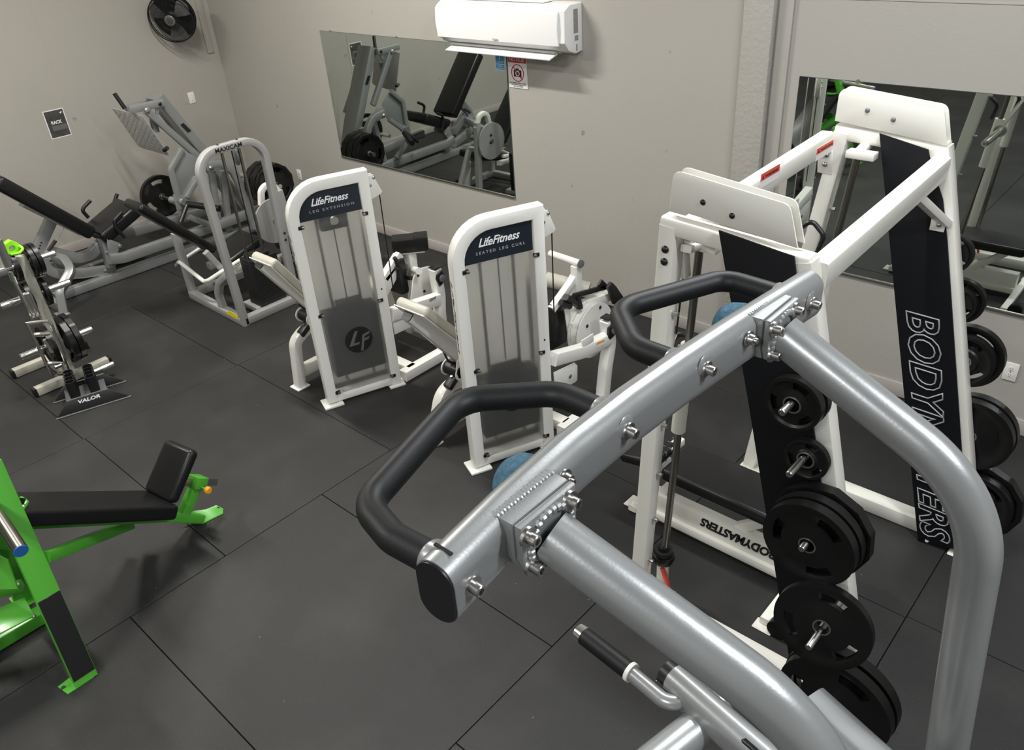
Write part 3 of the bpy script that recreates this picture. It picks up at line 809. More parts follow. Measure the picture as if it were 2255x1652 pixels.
def tower(t, P0, ang, words, stack_top, seen_top):
    P, d, n = frame_pt(P0, ang)
    W, D = .072, .085
    fr = MB()
    fr.sweep([P(-.018, -D/2, .03), P(-.018, -D/2, 1.575), P(.462, -D/2, 1.575), P(.462, -D/2, .005)], rr(D, W, .010, 2), n, [0, .20, 0, 0], 8)
    fr.beam(P(-.018, -D/2, .055), P(.462, -D/2, .055), W, D * .75, None)
    fr.build('tower_frame', 'white', t)
    MB().box(P(-.02, -D/2, .008), d * .07, n * .07, (0, 0, .008), .004).build('foot_plate', 'white', t)
    MB().box(P(.462, -D/2, .008), d * .06, n * .06, (0, 0, .008), .004).build('foot_plate', 'white', t)
    # header print panel, rounded top left
    hp = [P(.012, -.016, 1.362), P(.432, -.016, 1.362), P(.432, -.016, 1.545)]
    for k in range(7):
        a = pi / 2 + pi / 2 * k / 6
        hp.append(P(.155 + .143 * math.cos(a), -.016, 1.40 + .145 * math.sin(a)))
    hd = MB().prism(hp, n * -.004).build('header_panel', 'navy', t)
    text('LifeFitness', P(.108, -.0155, 1.452), d, V((0, 0, 1)), .064, 'print_white', hd, 'logo_lettering', fit=.245, shear=.42, bold=.018)
    text(words, P(.090, -.0155, 1.408), d, V((0, 0, 1)), .023, 'print_grey', hd, 'name_lettering', fit=.29, space=1.5, bold=.008)
    MB().prism([P(.11, -.0154, 1.449), P(.17, -.0154, 1.452), P(.17, -.0154, 1.456), P(.12, -.0154, 1.456)], n * .0006).build('logo_swash', 'print_white', hd)
    sh = MB().prism([P(.018, -.010, .085), P(.430, -.010, .085), P(.430, -.010, 1.366), P(.018, -.010, 1.366)], n * .004).build('front_shield', 'shield', t, smooth=0)
    c = P(.245, -.0049, .46)
    disc = MB().cyl(c, c + n * .0012, .098, 36).build('round_mark', 'print_black', sh)
    up = V((0, 0, 1))
    q = lambda x, z: c + n * .0014 + d * x + up * z
    MB().prism([q(-.075, -.035), q(-.02, .07), q(.002, .07), q(-.04, -.018), q(.005, -.018), q(-.005, -.035)], n * .0004).build('mark_stroke', 'dgrey', disc)
    MB().prism([q(.0, -.09), q(.03, .03), q(.085, .045), q(.08, .028), q(.045, .016), q(.04, -.002), q(.075, .006), q(.07, -.012), q(.035, -.02), q(.018, -.09)], n * .0004).build('mark_stroke', 'dgrey', disc)
    for s, z in ((.022, 1.335), (.432, 1.335), (.028, .71), (.436, .71), (.032, .10), (.436, .10)):
        sd = -1 if s < .2 else 1
        ck = MB().box(P(s + sd * .006, -.004, z), d * .019, n * .010, (0, 0, .012), .005).build('shield_clip', 'black', t)
        MB().lathe(P(s - sd * .004, .006, z), n, [(0, .010), (.006, .010), (.008, .006)], 12).build('clip_screw', 'steel', ck)
    MB().prism([P(.018, -.15, .085), P(.430, -.15, .085), P(.430, -.15, 1.50), P(.17, -.15, 1.50), P(.09, -.15, 1.46), P(.035, -.15, 1.38), P(.018, -.15, 1.30)], n * .004).build('added_rear_shield', 'milky', t, smooth=0)  # unseen rear sheet, added to catch light and glow through the front shield
    # rods, stack, head block behind the shield
    for s in (.13, .33):
        MB().cyl(P(s, -.085, .10), P(s, -.085, 1.40), .010, 12).build('guide_rod', 'rod', t)
    MB().cyl(P(.23, -.06, .70), P(.23, -.06, 1.38), .004, 8).build('stack_cable', 'black', t)
    n_pl = 17
    z0, z1 = .20, stack_top
    for k in range(n_pl):
        a = z0 + (z1 - z0) * k / n_pl; b = z0 + (z1 - z0) * (k + 1) / n_pl - .003
        MB().box(P(.232, -.085, (a + b) / 2), d * .183, n * .055, (0, 0, (b - a) / 2), .002, 1).build('stack_plate', 'stackg', t)
    MB().box(P(.24, -.07, stack_top + .03), d * .09, n * .04, (0, 0, .028), .006).build('top_plate', 'stackg', t)
    if seen_top:
        MB().box(P(.235, -.06, 1.315), d * .095, n * .03, (0, 0, .055), .02).build('pulley_housing', 'stackg', t)
        MB().lathe(P(.235, -.028, 1.325), n, [(0, .03), (.006, .028)], 18).build('pulley_wheel', 'steel', t)
    # pulley bracket on the right upright
    br = MB().prism([P(.498, -.05, 1.56), P(.54, -.05, 1.56), P(.585, -.05, 1.44), P(.575, -.05, 1.425), P(.498, -.05, 1.40)], n * .006, .0015).build('pulley_bracket', 'white', t)
    MB().prism([P(.498, -.09, 1.56), P(.54, -.09, 1.56), P(.585, -.09, 1.44), P(.575, -.09, 1.425), P(.498, -.09, 1.40)], n * .006, .0015).build('pulley_bracket', 'white', t)
    for s, z in ((.512, 1.495), (.542, 1.54)): bolt(P(s, -.044, z), n, br, .010, .008, 'steel', 'bracket_bolt')
    MB().cyl(P(.57, -.065, 1.43), P(.56, -.065, .72), .004, 8).build('drive_cable', 'black', t)
    # brush script along the outer side of the left upright
    text('LifeFitness', P(-.0545, -.062, 1.28), V((0, 0, -1)), n, .034, 'print_black', t, 'side_lettering', fit=.46, shear=.4, bold=.0)
    MB().cyl(P(.462, 0.0, .79), P(.462, .0015, .79), .006, 10).build('plug_hole', 'black', t)

def back_half(t, xc, pad_a, pad_b, cap, arm_b, legpts, foot, roller, latch, bar, lever):
    """backrest, its lever arm, rear leg; the user sits facing +Y"""
    MB().slab(pad_a, pad_b, .135, .06, (1, 0, 0), .024, 4).build('back_pad', 'beige', t)
    a, b = V(pad_a), V(pad_b); nrm = V((1, 0, 0)).cross((b - a).normalized()); nrm = nrm if nrm.z > 0 else -nrm
    MB().slab(a - nrm * .061, b - nrm * .061, .130, .008, (1, 0, 0), .003, 1).build('pad_board', 'white', t)
    am = MB().beam(cap, arm_b, .075, .085, (1, 0, 0), .012).build('pad_arm', 'white', t)
    dr = (V(arm_b) - V(cap)).normalized()
    MB().beam(V(cap) - dr * .008, V(cap) + dr * .001, .073, .083, (1, 0, 0), .011).build('end_cap', 'black', am)
    for f in (.28, .52):
        p = V(cap).lerp(V(arm_b), f) + nrm * .05
        MB().box(p, dr * .045, (.06, 0, 0), nrm * .010, .004).build('pad_tab', 'white', am)
    MB().sweep(legpts, rr(.075, .07, .012, 2), (1, 0, 0), .14, 8).build('rear_leg', 'white', t)
    MB().box((foot[0], foot[1], .006), (.055, 0, 0), (0, .055, 0), (0, 0, .006), .004).build('foot_plate', 'white', t)
    MB().cyl((roller[0] - .06, roller[1], roller[2]), (roller[0] + .06, roller[1], roller[2]), .045, 18).build('cam_roller', 'black', t)
    for sx in (-.066, .066):
        MB().lathe((roller[0] + sx - .004, roller[1], roller[2]), (1, 0, 0), [(0, .055), (.008, .055)], 20).build('roller_cheek', 'white', t)
    lk = MB().box(latch, (.033, 0, 0), (0, .055, -.015 + .05), (0, -.008, .02), .012).build('adjust_latch', 'black', t)
    MB().cyl(V(latch) + V((.0, 0, .015)), V(latch) + V((0, -.006, .032)), .009, 10).build('latch_rivet', 'steel', lk)
    MB().beam(*bar, .06, .09, None, .008).build('rear_base_beam', 'white', t)
    MB().tube(lever, .0065, .04, 8).build('release_lever', 'black', t)

# --- leg extension
le = thing('leg_extension_machine', 'white stack machine lettered LEG EXTENSION, left of the two white towers', 'gym machine', (-4.3, 2.9, 0))
tower(le, (-4.247, 2.564), 69, 'LEG EXTENSION', .69, True)
back_half(le, -4.68, (-4.66, 2.524, 1.083), (-4.66, 2.768, 0.693), (-4.68, 2.489, 1.023), (-4.68, 2.782, 0.5918),
          [(-4.68, 2.805, 0.4441), (-4.68, 2.671, 0.4067), (-4.68, 2.595, 0.3604), (-4.68, 2.555, .008)], (-4.68, 2.555),
          (-4.68, 2.742, 0.5088), (-4.66, 2.691, 0.4429), ((-4.68, 2.59, .12), (-4.68, 3.45, .12)),
          [(-4.75, 2.65, 0.7199), (-4.72, 2.712, 0.6879), (-4.7, 2.716, 0.5986), (-4.68, 2.756, 0.55)])
MB().slab((-4.66, 2.798, 0.681), (-4.66, 3.36, .60), .16, .07, (1, 0, 0), .026, 4).build('seat_pad', 'beige', le)
MB().beam((-4.1, 3.045, 0.5663), (-4.1, 3.499, 0.5035), .075, .09, None, .010).build('side_beam', 'white', le)
MB().prism([(-4.08, 3.043, 0.5324), (-4.08, 3.237, 0.5009), (-4.08, 3.23, 0.4051), (-4.08, 3.046, 0.4109)], (-.012, 0, 0), .003).build('pulley_guard', 'white', le)
post = MB().sweep([(-4.12, 3.523, 0.7305), (-4.12, 3.533, 0.5107), (-4.1, 3.50, .40), (-4.1, 3.49, .004)], rr(.075, .075, .012, 2), (1, 0, 0), .1, 5).build('front_post', 'white', le)
MB().box(V((-4.12, 3.528, 0.7375)) + V((0, 0, .005)), (.034, 0, 0), (0, .034, 0), (0, 0, .005), .002).build('post_cap', 'black', post)
bl = MB().prism([V((-4.07, 3.543, 0.7281)), V((-4.07, 3.572, 0.6686)), V((-4.07, 3.561, 0.6277)), V((-4.07, 3.51, 0.6064)), V((-4.07, 3.489, 0.6709)), V((-4.07, 3.499, 0.7043))], (-.02, 0, 0), .004).build('bearing_block', 'black', le)
MB().lathe((-4.068, 3.536, 0.6643), (1, 0, 0), [(0, .028), (.012, .028), (.016, .018)], 16).build('bearing_cap', 'dgrey', bl)
cp = MB().prism([(-4.28, 3.387, 0.4718), (-4.28, 3.443, 0.6415), (-4.28, 3.483, 0.6829), (-4.28, 3.526, 0.6891), (-4.28, 3.638, 0.6699), (-4.28, 3.661, 0.4459)], (-.012, 0, 0), .003).build('cam_plate', 'white', le)
MB().prism([(-4.36, 3.426, 0.4327), (-4.36, 3.476, 0.6077), (-4.36, 3.517, 0.6497), (-4.36, 3.561, 0.656), (-4.36, 3.673, 0.6366), (-4.36, 3.696, 0.4098)], (-.012, 0, 0), .003).build('cam_plate', 'white', le)
for p in ((-4.28, 3.491, 0.6494), (-4.28, 3.529, 0.5032), (-4.28, 3.614, 0.5942)): bolt(p, (1, 0, 0), cp, .012, .008, 'black', 'cam_bolt')
MB().cyl((-4.45, 3.567, 0.635), (-4.2, 3.44, 0.7233), .026, 14).build('cam_axle', 'white', le)
MB().beam((-4.42, 3.553, 0.7889), (-4.42, 3.54, .12), .075, .075, (1, 0, 0), .01).build('counter_post', 'white', le)
pc = V((-4.4, 3.57, 0.8548))
a50 = math.radians(48); e1 = V((math.cos(a50), math.sin(a50), 0)); e2 = V((-math.sin(a50), math.cos(a50), 0))
cw = MB().box(pc - e1 * .02, e1 * .125, e2 * .07, (0, 0, .052), .008).build('counterweight', 'vinyl', le)
MB().box(pc + e1 * .07 + V((0, 0, .006)), e1 * .052, e2 * .068, (0, 0, .052), .008).build('counterweight', 'vinyl', cw)
MB().box(pc + V((0, 0, -.062)), e1 * .09, e2 * .05, (0, 0, .006), .002).build('weight_shelf', 'white', le)
MB().beam((-4.42, 3.277, 0.6695), (-4.42, 3.453, 0.8025), .06, .06, (1, 0, 0), .008).build('lever_arm', 'white', le)
MB().prism([(-4.39, 3.261, 0.6723), (-4.39, 3.397, 0.7441), (-4.39, 3.368, 0.6345), (-4.39, 3.268, 0.544)], (-.01, 0, 0), .002).build('lever_plate', 'white', le)
MB().tube([(-4.38, 3.374, 0.8111), (-4.38, 3.399, 0.7533), (-4.38, 3.455, 0.6795)], .016, .02, 10).build('range_handle', 'black', le)
MB().cyl((-4.38, 3.363, 0.7295), (-4.36, 3.389, 0.7208), .014, 10).build('range_pin', 'black', le)
MB().cyl((-4.38, 3.458, 0.6172), (-4.3, 3.442, 0.6404), .016, 10).build('range_pin', 'black', le)
MB().abox(-4.55, -4.36, 3.38, 3.46, .50, .78, .02).build('shin_shroud', 'black', le)
MB().cyl((-4.86, 3.50, .16), (-4.46, 3.50, .16), .06, 18).build('shin_roller', 'beige', le)
MB().beam((-4.64, 3.44, .50), (-4.64, 3.50, .17), .05, .05, (1, 0, 0)).build('shin_arm', 'white', le)
MB().beam((-4.1, 3.07, .045), (-4.1, 3.50, .045), .08, .08, None, .008).build('side_base_beam', 'white', le)
MB().beam((-4.1, 3.17, .045), (-4.72, 3.17, .045), .08, .08, None, .008).build('cross_base_beam', 'white', le)
MB().box((-4.1, 3.51, .006), (.06, 0, 0), (0, .05, 0), (0, 0, .006), .003).build('foot_plate', 'white', le)
MB().prism([(-4.06, 3.386, 0.5573), (-4.06, 3.45, 0.5576), (-4.06, 3.447, 0.5383), (-4.06, 3.383, 0.536)], (.001, 0, 0)).build('spec_label', 'sticker', le)

# --- seated leg curl
sc = thing('leg_curl_machine', 'white stack machine lettered SEATED LEG CURL, right of the two white towers', 'gym machine', (-3.0, 3.0, 0))
tower(sc, (-2.90, 2.672), 66.5, 'SEATED LEG CURL', .60, False)
back_half(sc, -3.33, (-3.31, 2.641, 1.068), (-3.31, 3.044, 0.5946), (-3.33, 2.607, 0.9855), (-3.33, 2.99, 0.4966),
          [(-3.36, 3.081, 0.308), (-3.36, 2.878, 0.3445), (-3.36, 2.79, 0.3048), (-3.36, 2.744, 0.1883), (-3.36, 2.665, .008)], (-3.36, 2.665),
          (-3.33, 2.906, 0.4575), (-3.31, 2.861, 0.4098), ((-3.33, 2.69, .12), (-3.33, 3.5, .12)),
          [(-3.42, 2.809, 0.6618), (-3.38, 2.855, 0.6505), (-3.35, 2.88, 0.5249), (-3.33, 2.937, 0.4888)])
MB().slab((-3.31, 3.058, 0.588), (-3.31, 3.42, .55), .16, .07, (1, 0, 0), .026, 4).build('seat_pad', 'beige', sc)
ck = MB().prism([(-3.26, 2.877, 0.5578), (-3.26, 2.923, 0.5717), (-3.26, 2.955, 0.4209), (-3.26, 2.916, 0.4125), (-3.26, 2.87, 0.4327), (-3.26, 2.858, 0.476)], (-.01, 0, 0), .003).build('pivot_cheek', 'white', sc)
bolt((-3.255, 2.893, 0.4613), (1, 0, 0), ck, .012, .008, 'steel', 'pivot_bolt')
MB().sweep([(-2.72, 3.165, 0.6246), (-2.72, 3.451, 0.5449), (-2.72, 3.73, 0.5118)], rr(.07, .085, .01, 2), (1, 0, 0), .3, 6).build('side_beam', 'white', sc)
post = MB().sweep([(-2.73, 3.731, 0.6402), (-2.73, 3.756, 0.4494), (-2.72, 3.70, .30), (-2.72, 3.655, .004)], rr(.075, .075, .012, 2), (1, 0, 0), .15, 6).build('front_post', 'white', sc)
MB().box(V((-2.73, 3.738, 0.6541)) + V((0, 0, .004)), (.034, 0, 0), (0, .034, 0), (0, 0, .005), .002).build('post_cap', 'black', post)
MB().box((-2.72, 3.655, .006), (.055, 0, 0), (0, .06, 0), (0, 0, .006), .003).build('foot_plate', 'white', sc)
bl = MB().prism([(-2.68, 3.733, 0.6279), (-2.68, 3.773, 0.583), (-2.68, 3.762, 0.5337), (-2.68, 3.704, 0.5212), (-2.68, 3.683, 0.5462), (-2.68, 3.693, 0.6113)], (-.02, 0, 0), .004).build('bearing_block', 'black', sc)
MB().lathe((-2.678, 3.736, 0.5772), (1, 0, 0), [(0, .026), (.012, .026), (.016, .016)], 16).build('bearing_cap', 'dgrey', bl)
dc = V((-2.9, 3.816, 0.4752))
dk = MB().lathe(dc, (1, 0, 0), [(0, .195), (.012, .195)], 40).build('cam_disc', 'white', sc)
MB().lathe(dc - V((.06, 0, 0)), (1, 0, 0), [(0, .18), (.045, .18)], 40).build('cam_groove', 'white', sc)
MB().lathe(dc - V((.075, 0, 0)), (1, 0, 0), [(0, .195), (.012, .195)], 40).build('cam_disc', 'white', sc)
for p in ((-2.886, 3.87, 0.6287), (-2.886, 3.724, 0.5502), (-2.886, 3.88, 0.4832)): bolt(p, (1, 0, 0), dk, .012, .008, 'steel' if p[1] < 3.6 else 'black', 'cam_bolt')
MB().prism([(-2.69, 3.416, 0.6434), (-2.69, 3.536, 0.6407), (-2.69, 3.539, 0.5824), (-2.69, 3.424, 0.583)], (-.008, 0, 0), .002).build('stop_tab', 'white', sc)
MB().prism([(-2.88, 3.563, 0.6413), (-2.88, 3.615, 0.6184), (-2.88, 3.613, 0.5802), (-2.88, 3.567, 0.6011)], (-.03, 0, 0), .003).build('cam_clip', 'white', sc)
hb = MB().cyl((-3.3, 3.867, 0.9196), (-2.98, 3.785, 0.9552), .024, 16).build('handle_tube', 'white', sc)
MB().lathe((-2.985, 3.789, 0.9525), V((-2.98, 3.785, 0.9552)) - V((-3.3, 3.867, 0.9196)), [(0, .027), (.012, .027), (.014, .02)], 16).build('tube_cap', 'dgrey', hb)
MB().beam((-3.02, 3.792, 0.9282), (-3.02, 3.792, 0.723), .055, .06, (1, 0, 0), .008).build('handle_post', 'white', sc)
MB().sweep([(-3.03, 3.785, 0.8533), (-3.03, 3.739, 0.8182), (-3.03, 3.537, 0.7107)], rr(.05, .045, .006, 2), (1, 0, 0)).build('handle_brace', 'white', sc)
MB().prism([(-3.02, 3.774, 0.8524), (-3.02, 3.801, 0.7423), (-3.02, 3.617, 0.7181)], (-.012, 0, 0), .002).build('handle_gusset', 'white', sc)
MB().cyl((-3.25, 3.753, 0.7852), (-2.98, 3.875, 0.7313), .052, 18).build('thigh_roller', 'beige', sc)
MB().prism([(-3.02, 3.514, 0.7007), (-3.02, 3.543, 0.7416), (-3.02, 3.601, 0.7248), (-3.02, 3.651, 0.6844), (-3.02, 3.687, 0.4428), (-3.02, 3.674, 0.4081), (-3.02, 3.523, 0.4138)], (-.12, 0, 0), .012).build('knee_pad', 'vinyl', sc)
MB().prism([(-2.98, 3.613, 0.6931), (-2.98, 3.669, 0.6768), (-2.98, 3.649, 0.5093), (-2.98, 3.635, 0.5152)], (-.008, 0, 0), .002).build('pad_plate', 'white', sc)
MB().beam((-3, 3.659, 0.621), (-3, 3.817, 0.6241), .06, .07, (1, 0, 0), .008).build('lever_arm', 'white', sc)
MB().beam((-2.98, 3.809, 0.6451), (-2.98, 4.144, 0.591), .06, .065, (1, 0, 0), .008).build('lever_arm', 'white', sc)
MB().beam((-2.96, 3.681, 0.7695), (-2.96, 4.049, 0.6924), .02, .035, (1, 0, 0), .004).build('link_bar', 'black', sc)
MB().prism([(-2.95, 3.946, 0.7421), (-2.95, 3.988, 0.7684), (-2.95, 4.047, 0.706), (-2.95, 4.047, 0.6704), (-2.95, 3.963, 0.7118)], (-.02, 0, 0), .004).build('link_bracket', 'black', sc)
MB().prism([(-2.9, 3.99, 0.7224), (-2.9, 4.032, 0.7447), (-2.9, 4.075, 0.6966), (-2.9, 4.175, 0.5678), (-2.9, 4.063, 0.5617)], (-.03, 0, 0), .005).build('roller_bracket', 'black', sc)
MB().tube([(-2.96, 3.6, 0.795), (-2.96, 3.679, 0.7284), (-2.96, 3.744, 0.6665)], .024, .02, 10).build('range_handle', 'black', sc)
MB().cyl((-2.96, 3.725, 0.7517), (-2.94, 3.724, 0.6654), .02, 10).build('range_pin', 'black', sc)
MB().cyl((-2.98, 3.575, 0.7622), (-2.96, 3.645, 0.7081), .022, 10).build('range_pin', 'black', sc)
pg = MB().prism([(-2.7, 3.15, 0.5329), (-2.7, 3.36, 0.5019), (-2.7, 3.38, 0.4788), (-2.7, 3.374, 0.3728), (-2.7, 3.355, 0.3671), (-2.7, 3.157, 0.3924)], (-.008, 0, 0), .002).build('pulley_guard', 'white', sc)
MB().prism([(-2.78, 3.244, 0.4643), (-2.78, 3.454, 0.4337), (-2.78, 3.449, 0.3008), (-2.78, 3.251, 0.3199)], (-.008, 0, 0), .002).build('pulley_guard', 'white', sc)
bolt((-2.698, 3.301, 0.4398), (1, 0, 0), pg, .014, .006, 'steel', 'guard_bolt')
MB().prism([(-2.683, 3.558, 0.566), (-2.683, 3.64, 0.5552), (-2.683, 3.64, 0.5174), (-2.683, 3.558, 0.5286)], (.001, 0, 0)).build('spec_label', 'paper', sc)
MB().prism([(-2.682, 3.559, 0.5664), (-2.682, 3.637, 0.5556), (-2.682, 3.637, 0.5402), (-2.682, 3.558, 0.5512)], (.0008, 0, 0)).build('label_band', 'orange', sc)
MB().beam((-2.72, 3.22, .045), (-2.72, 3.66, .045), .08, .08, None, .008).build('side_base_beam', 'white', sc)
MB().beam((-2.74, 3.30, .045), (-3.33, 3.30, .045), .08, .08, None, .008).build('cross_base_beam', 'white', sc)

# ================================================================== grey arch machine (selectorised, seat behind the stack)
mx = thing('arch_leg_machine', 'grey arch-framed stack machine lettered MAXICAM with black seat', 'gym machine', (-6.2, 3.1, 0))
XA = -5.93
ar = MB().sweep([(XA, 2.868, .0), (XA, 2.83, 1.475), (XA, 3.42, 1.475), (XA, 3.40, .0)], rr(.07, .058, .006, 2), (1, 0, 0), [0, .17, .17, 0], 10).build('arch_frame', 'grey', mx)
text('MAXICAM', (XA + .0355, 2.985, 1.458), (0, 1, 0), (0, 0, 1), .045, 'print_black', ar, 'logo_lettering', fit=.235, bold=.03)
for y in (3.02, 3.19):
    MB().prism([(XA - .01, y, 1.5105), (XA + .02, y + .012, 1.5105), (XA - .01, y + .03, 1.5105)], (0, 0, .001)).build('arrow_mark', 'print_black', ar)
for y, z in ((3.40, .66), (3.395, .60)): bolt((XA + .035, y + .015, z), (1, 0, 0), ar, .012, .008, 'black', 'frame_bolt')
# rectangular floor frame
fb = MB()
fb.beam((XA, 2.868, .036), (-6.84, 2.885, .036), .07, .07)
fb.beam((XA, 2.868, .036), (XA, 3.95, .036), .07, .07)
fb.beam((-6.84, 2.885, .036), (-6.84, 3.95, .036), .07, .07)
fb.beam((XA, 3.95, .036), (-6.84, 3.95, .036), .07, .07)
fb.build('floor_frame', 'grey', mx)
MB().abox(-6.2, XA - .04, 3.03, 3.35, .03, .075, .004).build('stack_shelf', 'grey', mx)
for k in range(15):
    MB().abox(-6.13, -5.955, 3.07, 3.33, .075 + k * .0285, .075 + k * .0285 + .0265, .0015, 1).build('stack_plate', 'stack', mx)
MB().abox(-6.11, -5.98, 3.10, 3.28, .503, .53, .006).build('top_plate', 'stack', mx)
for y in (3.10, 3.255):
    MB().cyl((-6.04, y, .50), (-5.985, y - .02, 1.45), .0125, 14).build('guide_rod', 'rod', mx)
MB().cyl((-6.04, 3.18, .5), (-5.98, 3.165, 1.42), .005, 8).build('stack_cable', 'black', mx)
MB().lathe((-6.03, 3.20, 1.36), (.25, 1, 0), [(0, .06), (.006, .075), (.022, .075), (.028, .06)], 24).build('pulley_wheel', 'dgrey', mx)
# seat
MB().slab(V((-6.45, 2.547, 1.09)) + V((-.15, 0, 0)), V((-6.45, 3.071, 0.5202)) + V((-.15, 0, 0)), .15, .075, (1, 0, 0), .03, 4).build('back_pad', 'vinyl', mx)
MB().slab(V((-6.4, 3.061, 0.3847)) + V((-.19, 0, 0)), V((-6.4, 3.475, 0.499)) + V((-.19, 0, 0)), .19, .085, (1, 0, 0), .03, 4).build('seat_pad', 'vinyl', mx)
MB().beam((-6.84, 2.893, .63), (-6.84, 2.893, .04), .065, .065, (1, 0, 0), .01).build('rear_post', 'grey', mx)
MB().beam((-6.36, 2.9, .56), (-6.36, 3.0, .36), .05, .05, (1, 0, 0)).build('pad_bracket', 'grey', mx)
MB().tube([(-6.84, 2.86, .36), (-6.45, 2.853, 0.2751), (-6.38, 2.869, 0.3016), (-6.3, 2.956, 0.3642), (-6.3, 3.25, .42)], .019, .05, 12).build('side_handle', 'white', mx)
MB().tube([(-6.86, 2.86, .36), (-6.95, 2.862, 0.2939), (-6.95, 2.9, 0.3193), (-6.9, 3.2, .42)], .019, .05, 12).build('side_handle', 'grey', mx)
MB().beam((-6.60, 3.0, .33), (-6.60, 3.52, .36), .07, .06).build('seat_rail', 'grey', mx)
MB().beam((-6.33, 3.1, .33), (-6.20, 3.42, .40), .06, .05).build('seat_side_rail', 'white', mx)
MB().beam((-6.60, 3.45, .35), (-6.60, 3.62, .04), .06, .06, (1, 0, 0)).build('seat_leg', 'grey', mx)
# curved guard tube rising from the front rail
MB().sweep([(-6.263, 2.875, 0.0224), (-6.289, 2.875, 0.19), (-6.196, 2.875, 0.3288), (-6.088, 2.89, 0.4069), (-6.022, 2.93, 0.4541)], rr(.06, .06, .01, 2), (0, 1, 0), .12, 6).build('guard_tube', 'grey', mx)
MB().prism([(-6.146, 2.832, 0.0751), (-6.054, 2.832, 0.1071), (-5.955, 2.832, 0.0888), (-5.969, 2.832, 0.0511), (-6.142, 2.832, 0.0571)], (0, .002, 0)).build('yellow_label', 'yellow', mx)
# lever arm disc, its looped handle, shin roller
dc = V((-6.2, 3.521, 0.6769))
dk = MB().lathe(dc, (1, 0, 0), [(0, .20), (.014, .20)], 44).build('cam_disc', 'grey', mx)
for p in ((-6.184, 3.533, 0.7451), (-6.184, 3.549, 0.668)): bolt(p, (1, 0, 0), dk, .016, .010, 'black', 'cam_bolt')
MB().sweep([(-6.26, 3.466, 0.8241), (-6.26, 3.493, 0.9416), (-6.26, 3.548, 0.9787), (-6.26, 3.624, 0.9566), (-6.26, 3.677, 0.8413)], rr(.05, .05, .01, 2), (1, 0, 0), .06, 6).build('pivot_bracket', 'white', mx)
MB().beam((-6.26, 3.66, .9), (-6.26, 3.72, .04), .06, .06, (1, 0, 0)).build('pivot_post', 'grey', mx)
MB().cyl((-6.5, dc.y, dc.z), (-6.18, dc.y, dc.z), .025, 14).build('pivot_axle', 'steel', mx)
MB().beam((-6.42, 3.66, .58), (-6.42, 3.84, .24), .05, .05, (1, 0, 0)).build('lever_arm', 'grey', mx)
MB().lathe((-6.78, 3.86, .22), (1, 0, 0), [(0, .05), (.01, .068), (.31, .068), (.32, .05)], 22).build('shin_roller', 'vinyl', mx)
MB().lathe((-6.44, 3.86, .22), (1, 0, 0), [(0, .012), (.06, .012)], 12).build('roller_pin', 'steel', mx)

# ================================================================== leg press / hack sled against the left wall
lp = thing('leg_press_machine', 'large silver angled leg press with black seat along the left wall', 'gym machine', (-7.95, 3.2, 0))
MB().slab((-7.97, 1.996, 1.249), (-7.97, 2.592, 0.5713), .19, .125, (1, 0, 0), .03, 4).build('back_pad', 'vinyl', lp)
MB().slab((-8, 2.587, 0.4988), (-8, 3.01, 0.6798), .21, .125, (1, 0, 0), .035, 4).build('seat_pad', 'vinyl', lp)
MB().beam((-7.99, 2.118, 0.9276), (-7.99, 2.488, 0.5345), .11, .06, (1, 0, 0), .006).build('pad_beam', 'grey', lp)
MB().sweep([(-8, 2.3, 0.7125), (-8, 2.076, 0.468), (-8.0, 2.02, .25)], rr(.07, .10, .008, 2), (1, 0, 0)).build('incline_post', 'silver', lp)
for k in range(5):
    p = V((-7.962, 2.136, 0.5509)).lerp(V((-7.962, 2.068, 0.4654)), k / 4)
    MB().box(p, (.001, 0, 0), (0, .007, 0), (0, 0, .006)).build('setting_mark', 'print_black', lp)
MB().cyl((-7.9, 2.348, 0.6377), (-7.9, 2.239, 0.5435), .006, 8).build('gas_strut_rod', 'steel', lp)
MB().cyl((-7.9, 2.242, 0.55), (-7.9, 2.149, 0.48), .016, 10).build('gas_strut', 'black', lp)
MB().sweep([(-7.97, 2.18, 0.4525), (-7.97, 2.272, 0.3822), (-7.97, 2.384, 0.3032), (-7.97, 2.51, 0.2954), (-7.97, 2.637, 0.366), (-7.97, 2.713, 0.4165)], rr(.07, .10, .012, 2), (1, 0, 0), .12, 5).build('seat_support', 'silver', lp)
MB().sweep([(-7.94, 2.084, 0.4056), (-7.94, 2.099, 0.2801), (-7.94, 2.199, 0.2116), (-7.94, 2.378, 0.1583), (-7.94, 2.666, 0.0958)], rr(.07, .09, .012, 2), (1, 0, 0), .15, 6).build('lower_beam', 'silver', lp)
MB().sweep([(-7.93, 2.19, 0.3914), (-7.8, 2.228, 0.3789), (-7.66, 2.212, 0.3231), (-7.60, 2.03, .20), (-7.575, 1.99, .004)], rr(.075, .085, .012, 2), (-.4, -.9, 0), .10, 6).build('rear_leg', 'silver', lp)
MB().box((-7.565, 1.97, .006), (.07, 0, 0), (0, .05, 0), (0, 0, .006), .003).build('foot_plate', 'silver', lp)
MB().beam((-7.86, 1.968, 0.0792), (-7.62, 2.002, 0.0265), .05, .11, None, .006).build('foot_web', 'silver', lp)
MB().beam((-8.34, 2.04, .30), (-8.34, 2.04, .004), .075, .075, (1, 0, 0), .01).build('rear_leg', 'silver', lp)
MB().beam((-8.34, 2.04, .26), (-7.95, 2.15, .30), .07, .08).build('leg_bridge', 'silver', lp)
MB().beam((-7.90, 2.05, .045), (-7.83, 4.50, .045), .09, .085, None, .012).build('floor_rail', 'silver', lp)
MB().beam((-8.30, 2.30, .045), (-8.30, 4.50, .045), .09, .085, None, .012).build('floor_rail', 'silver', lp)
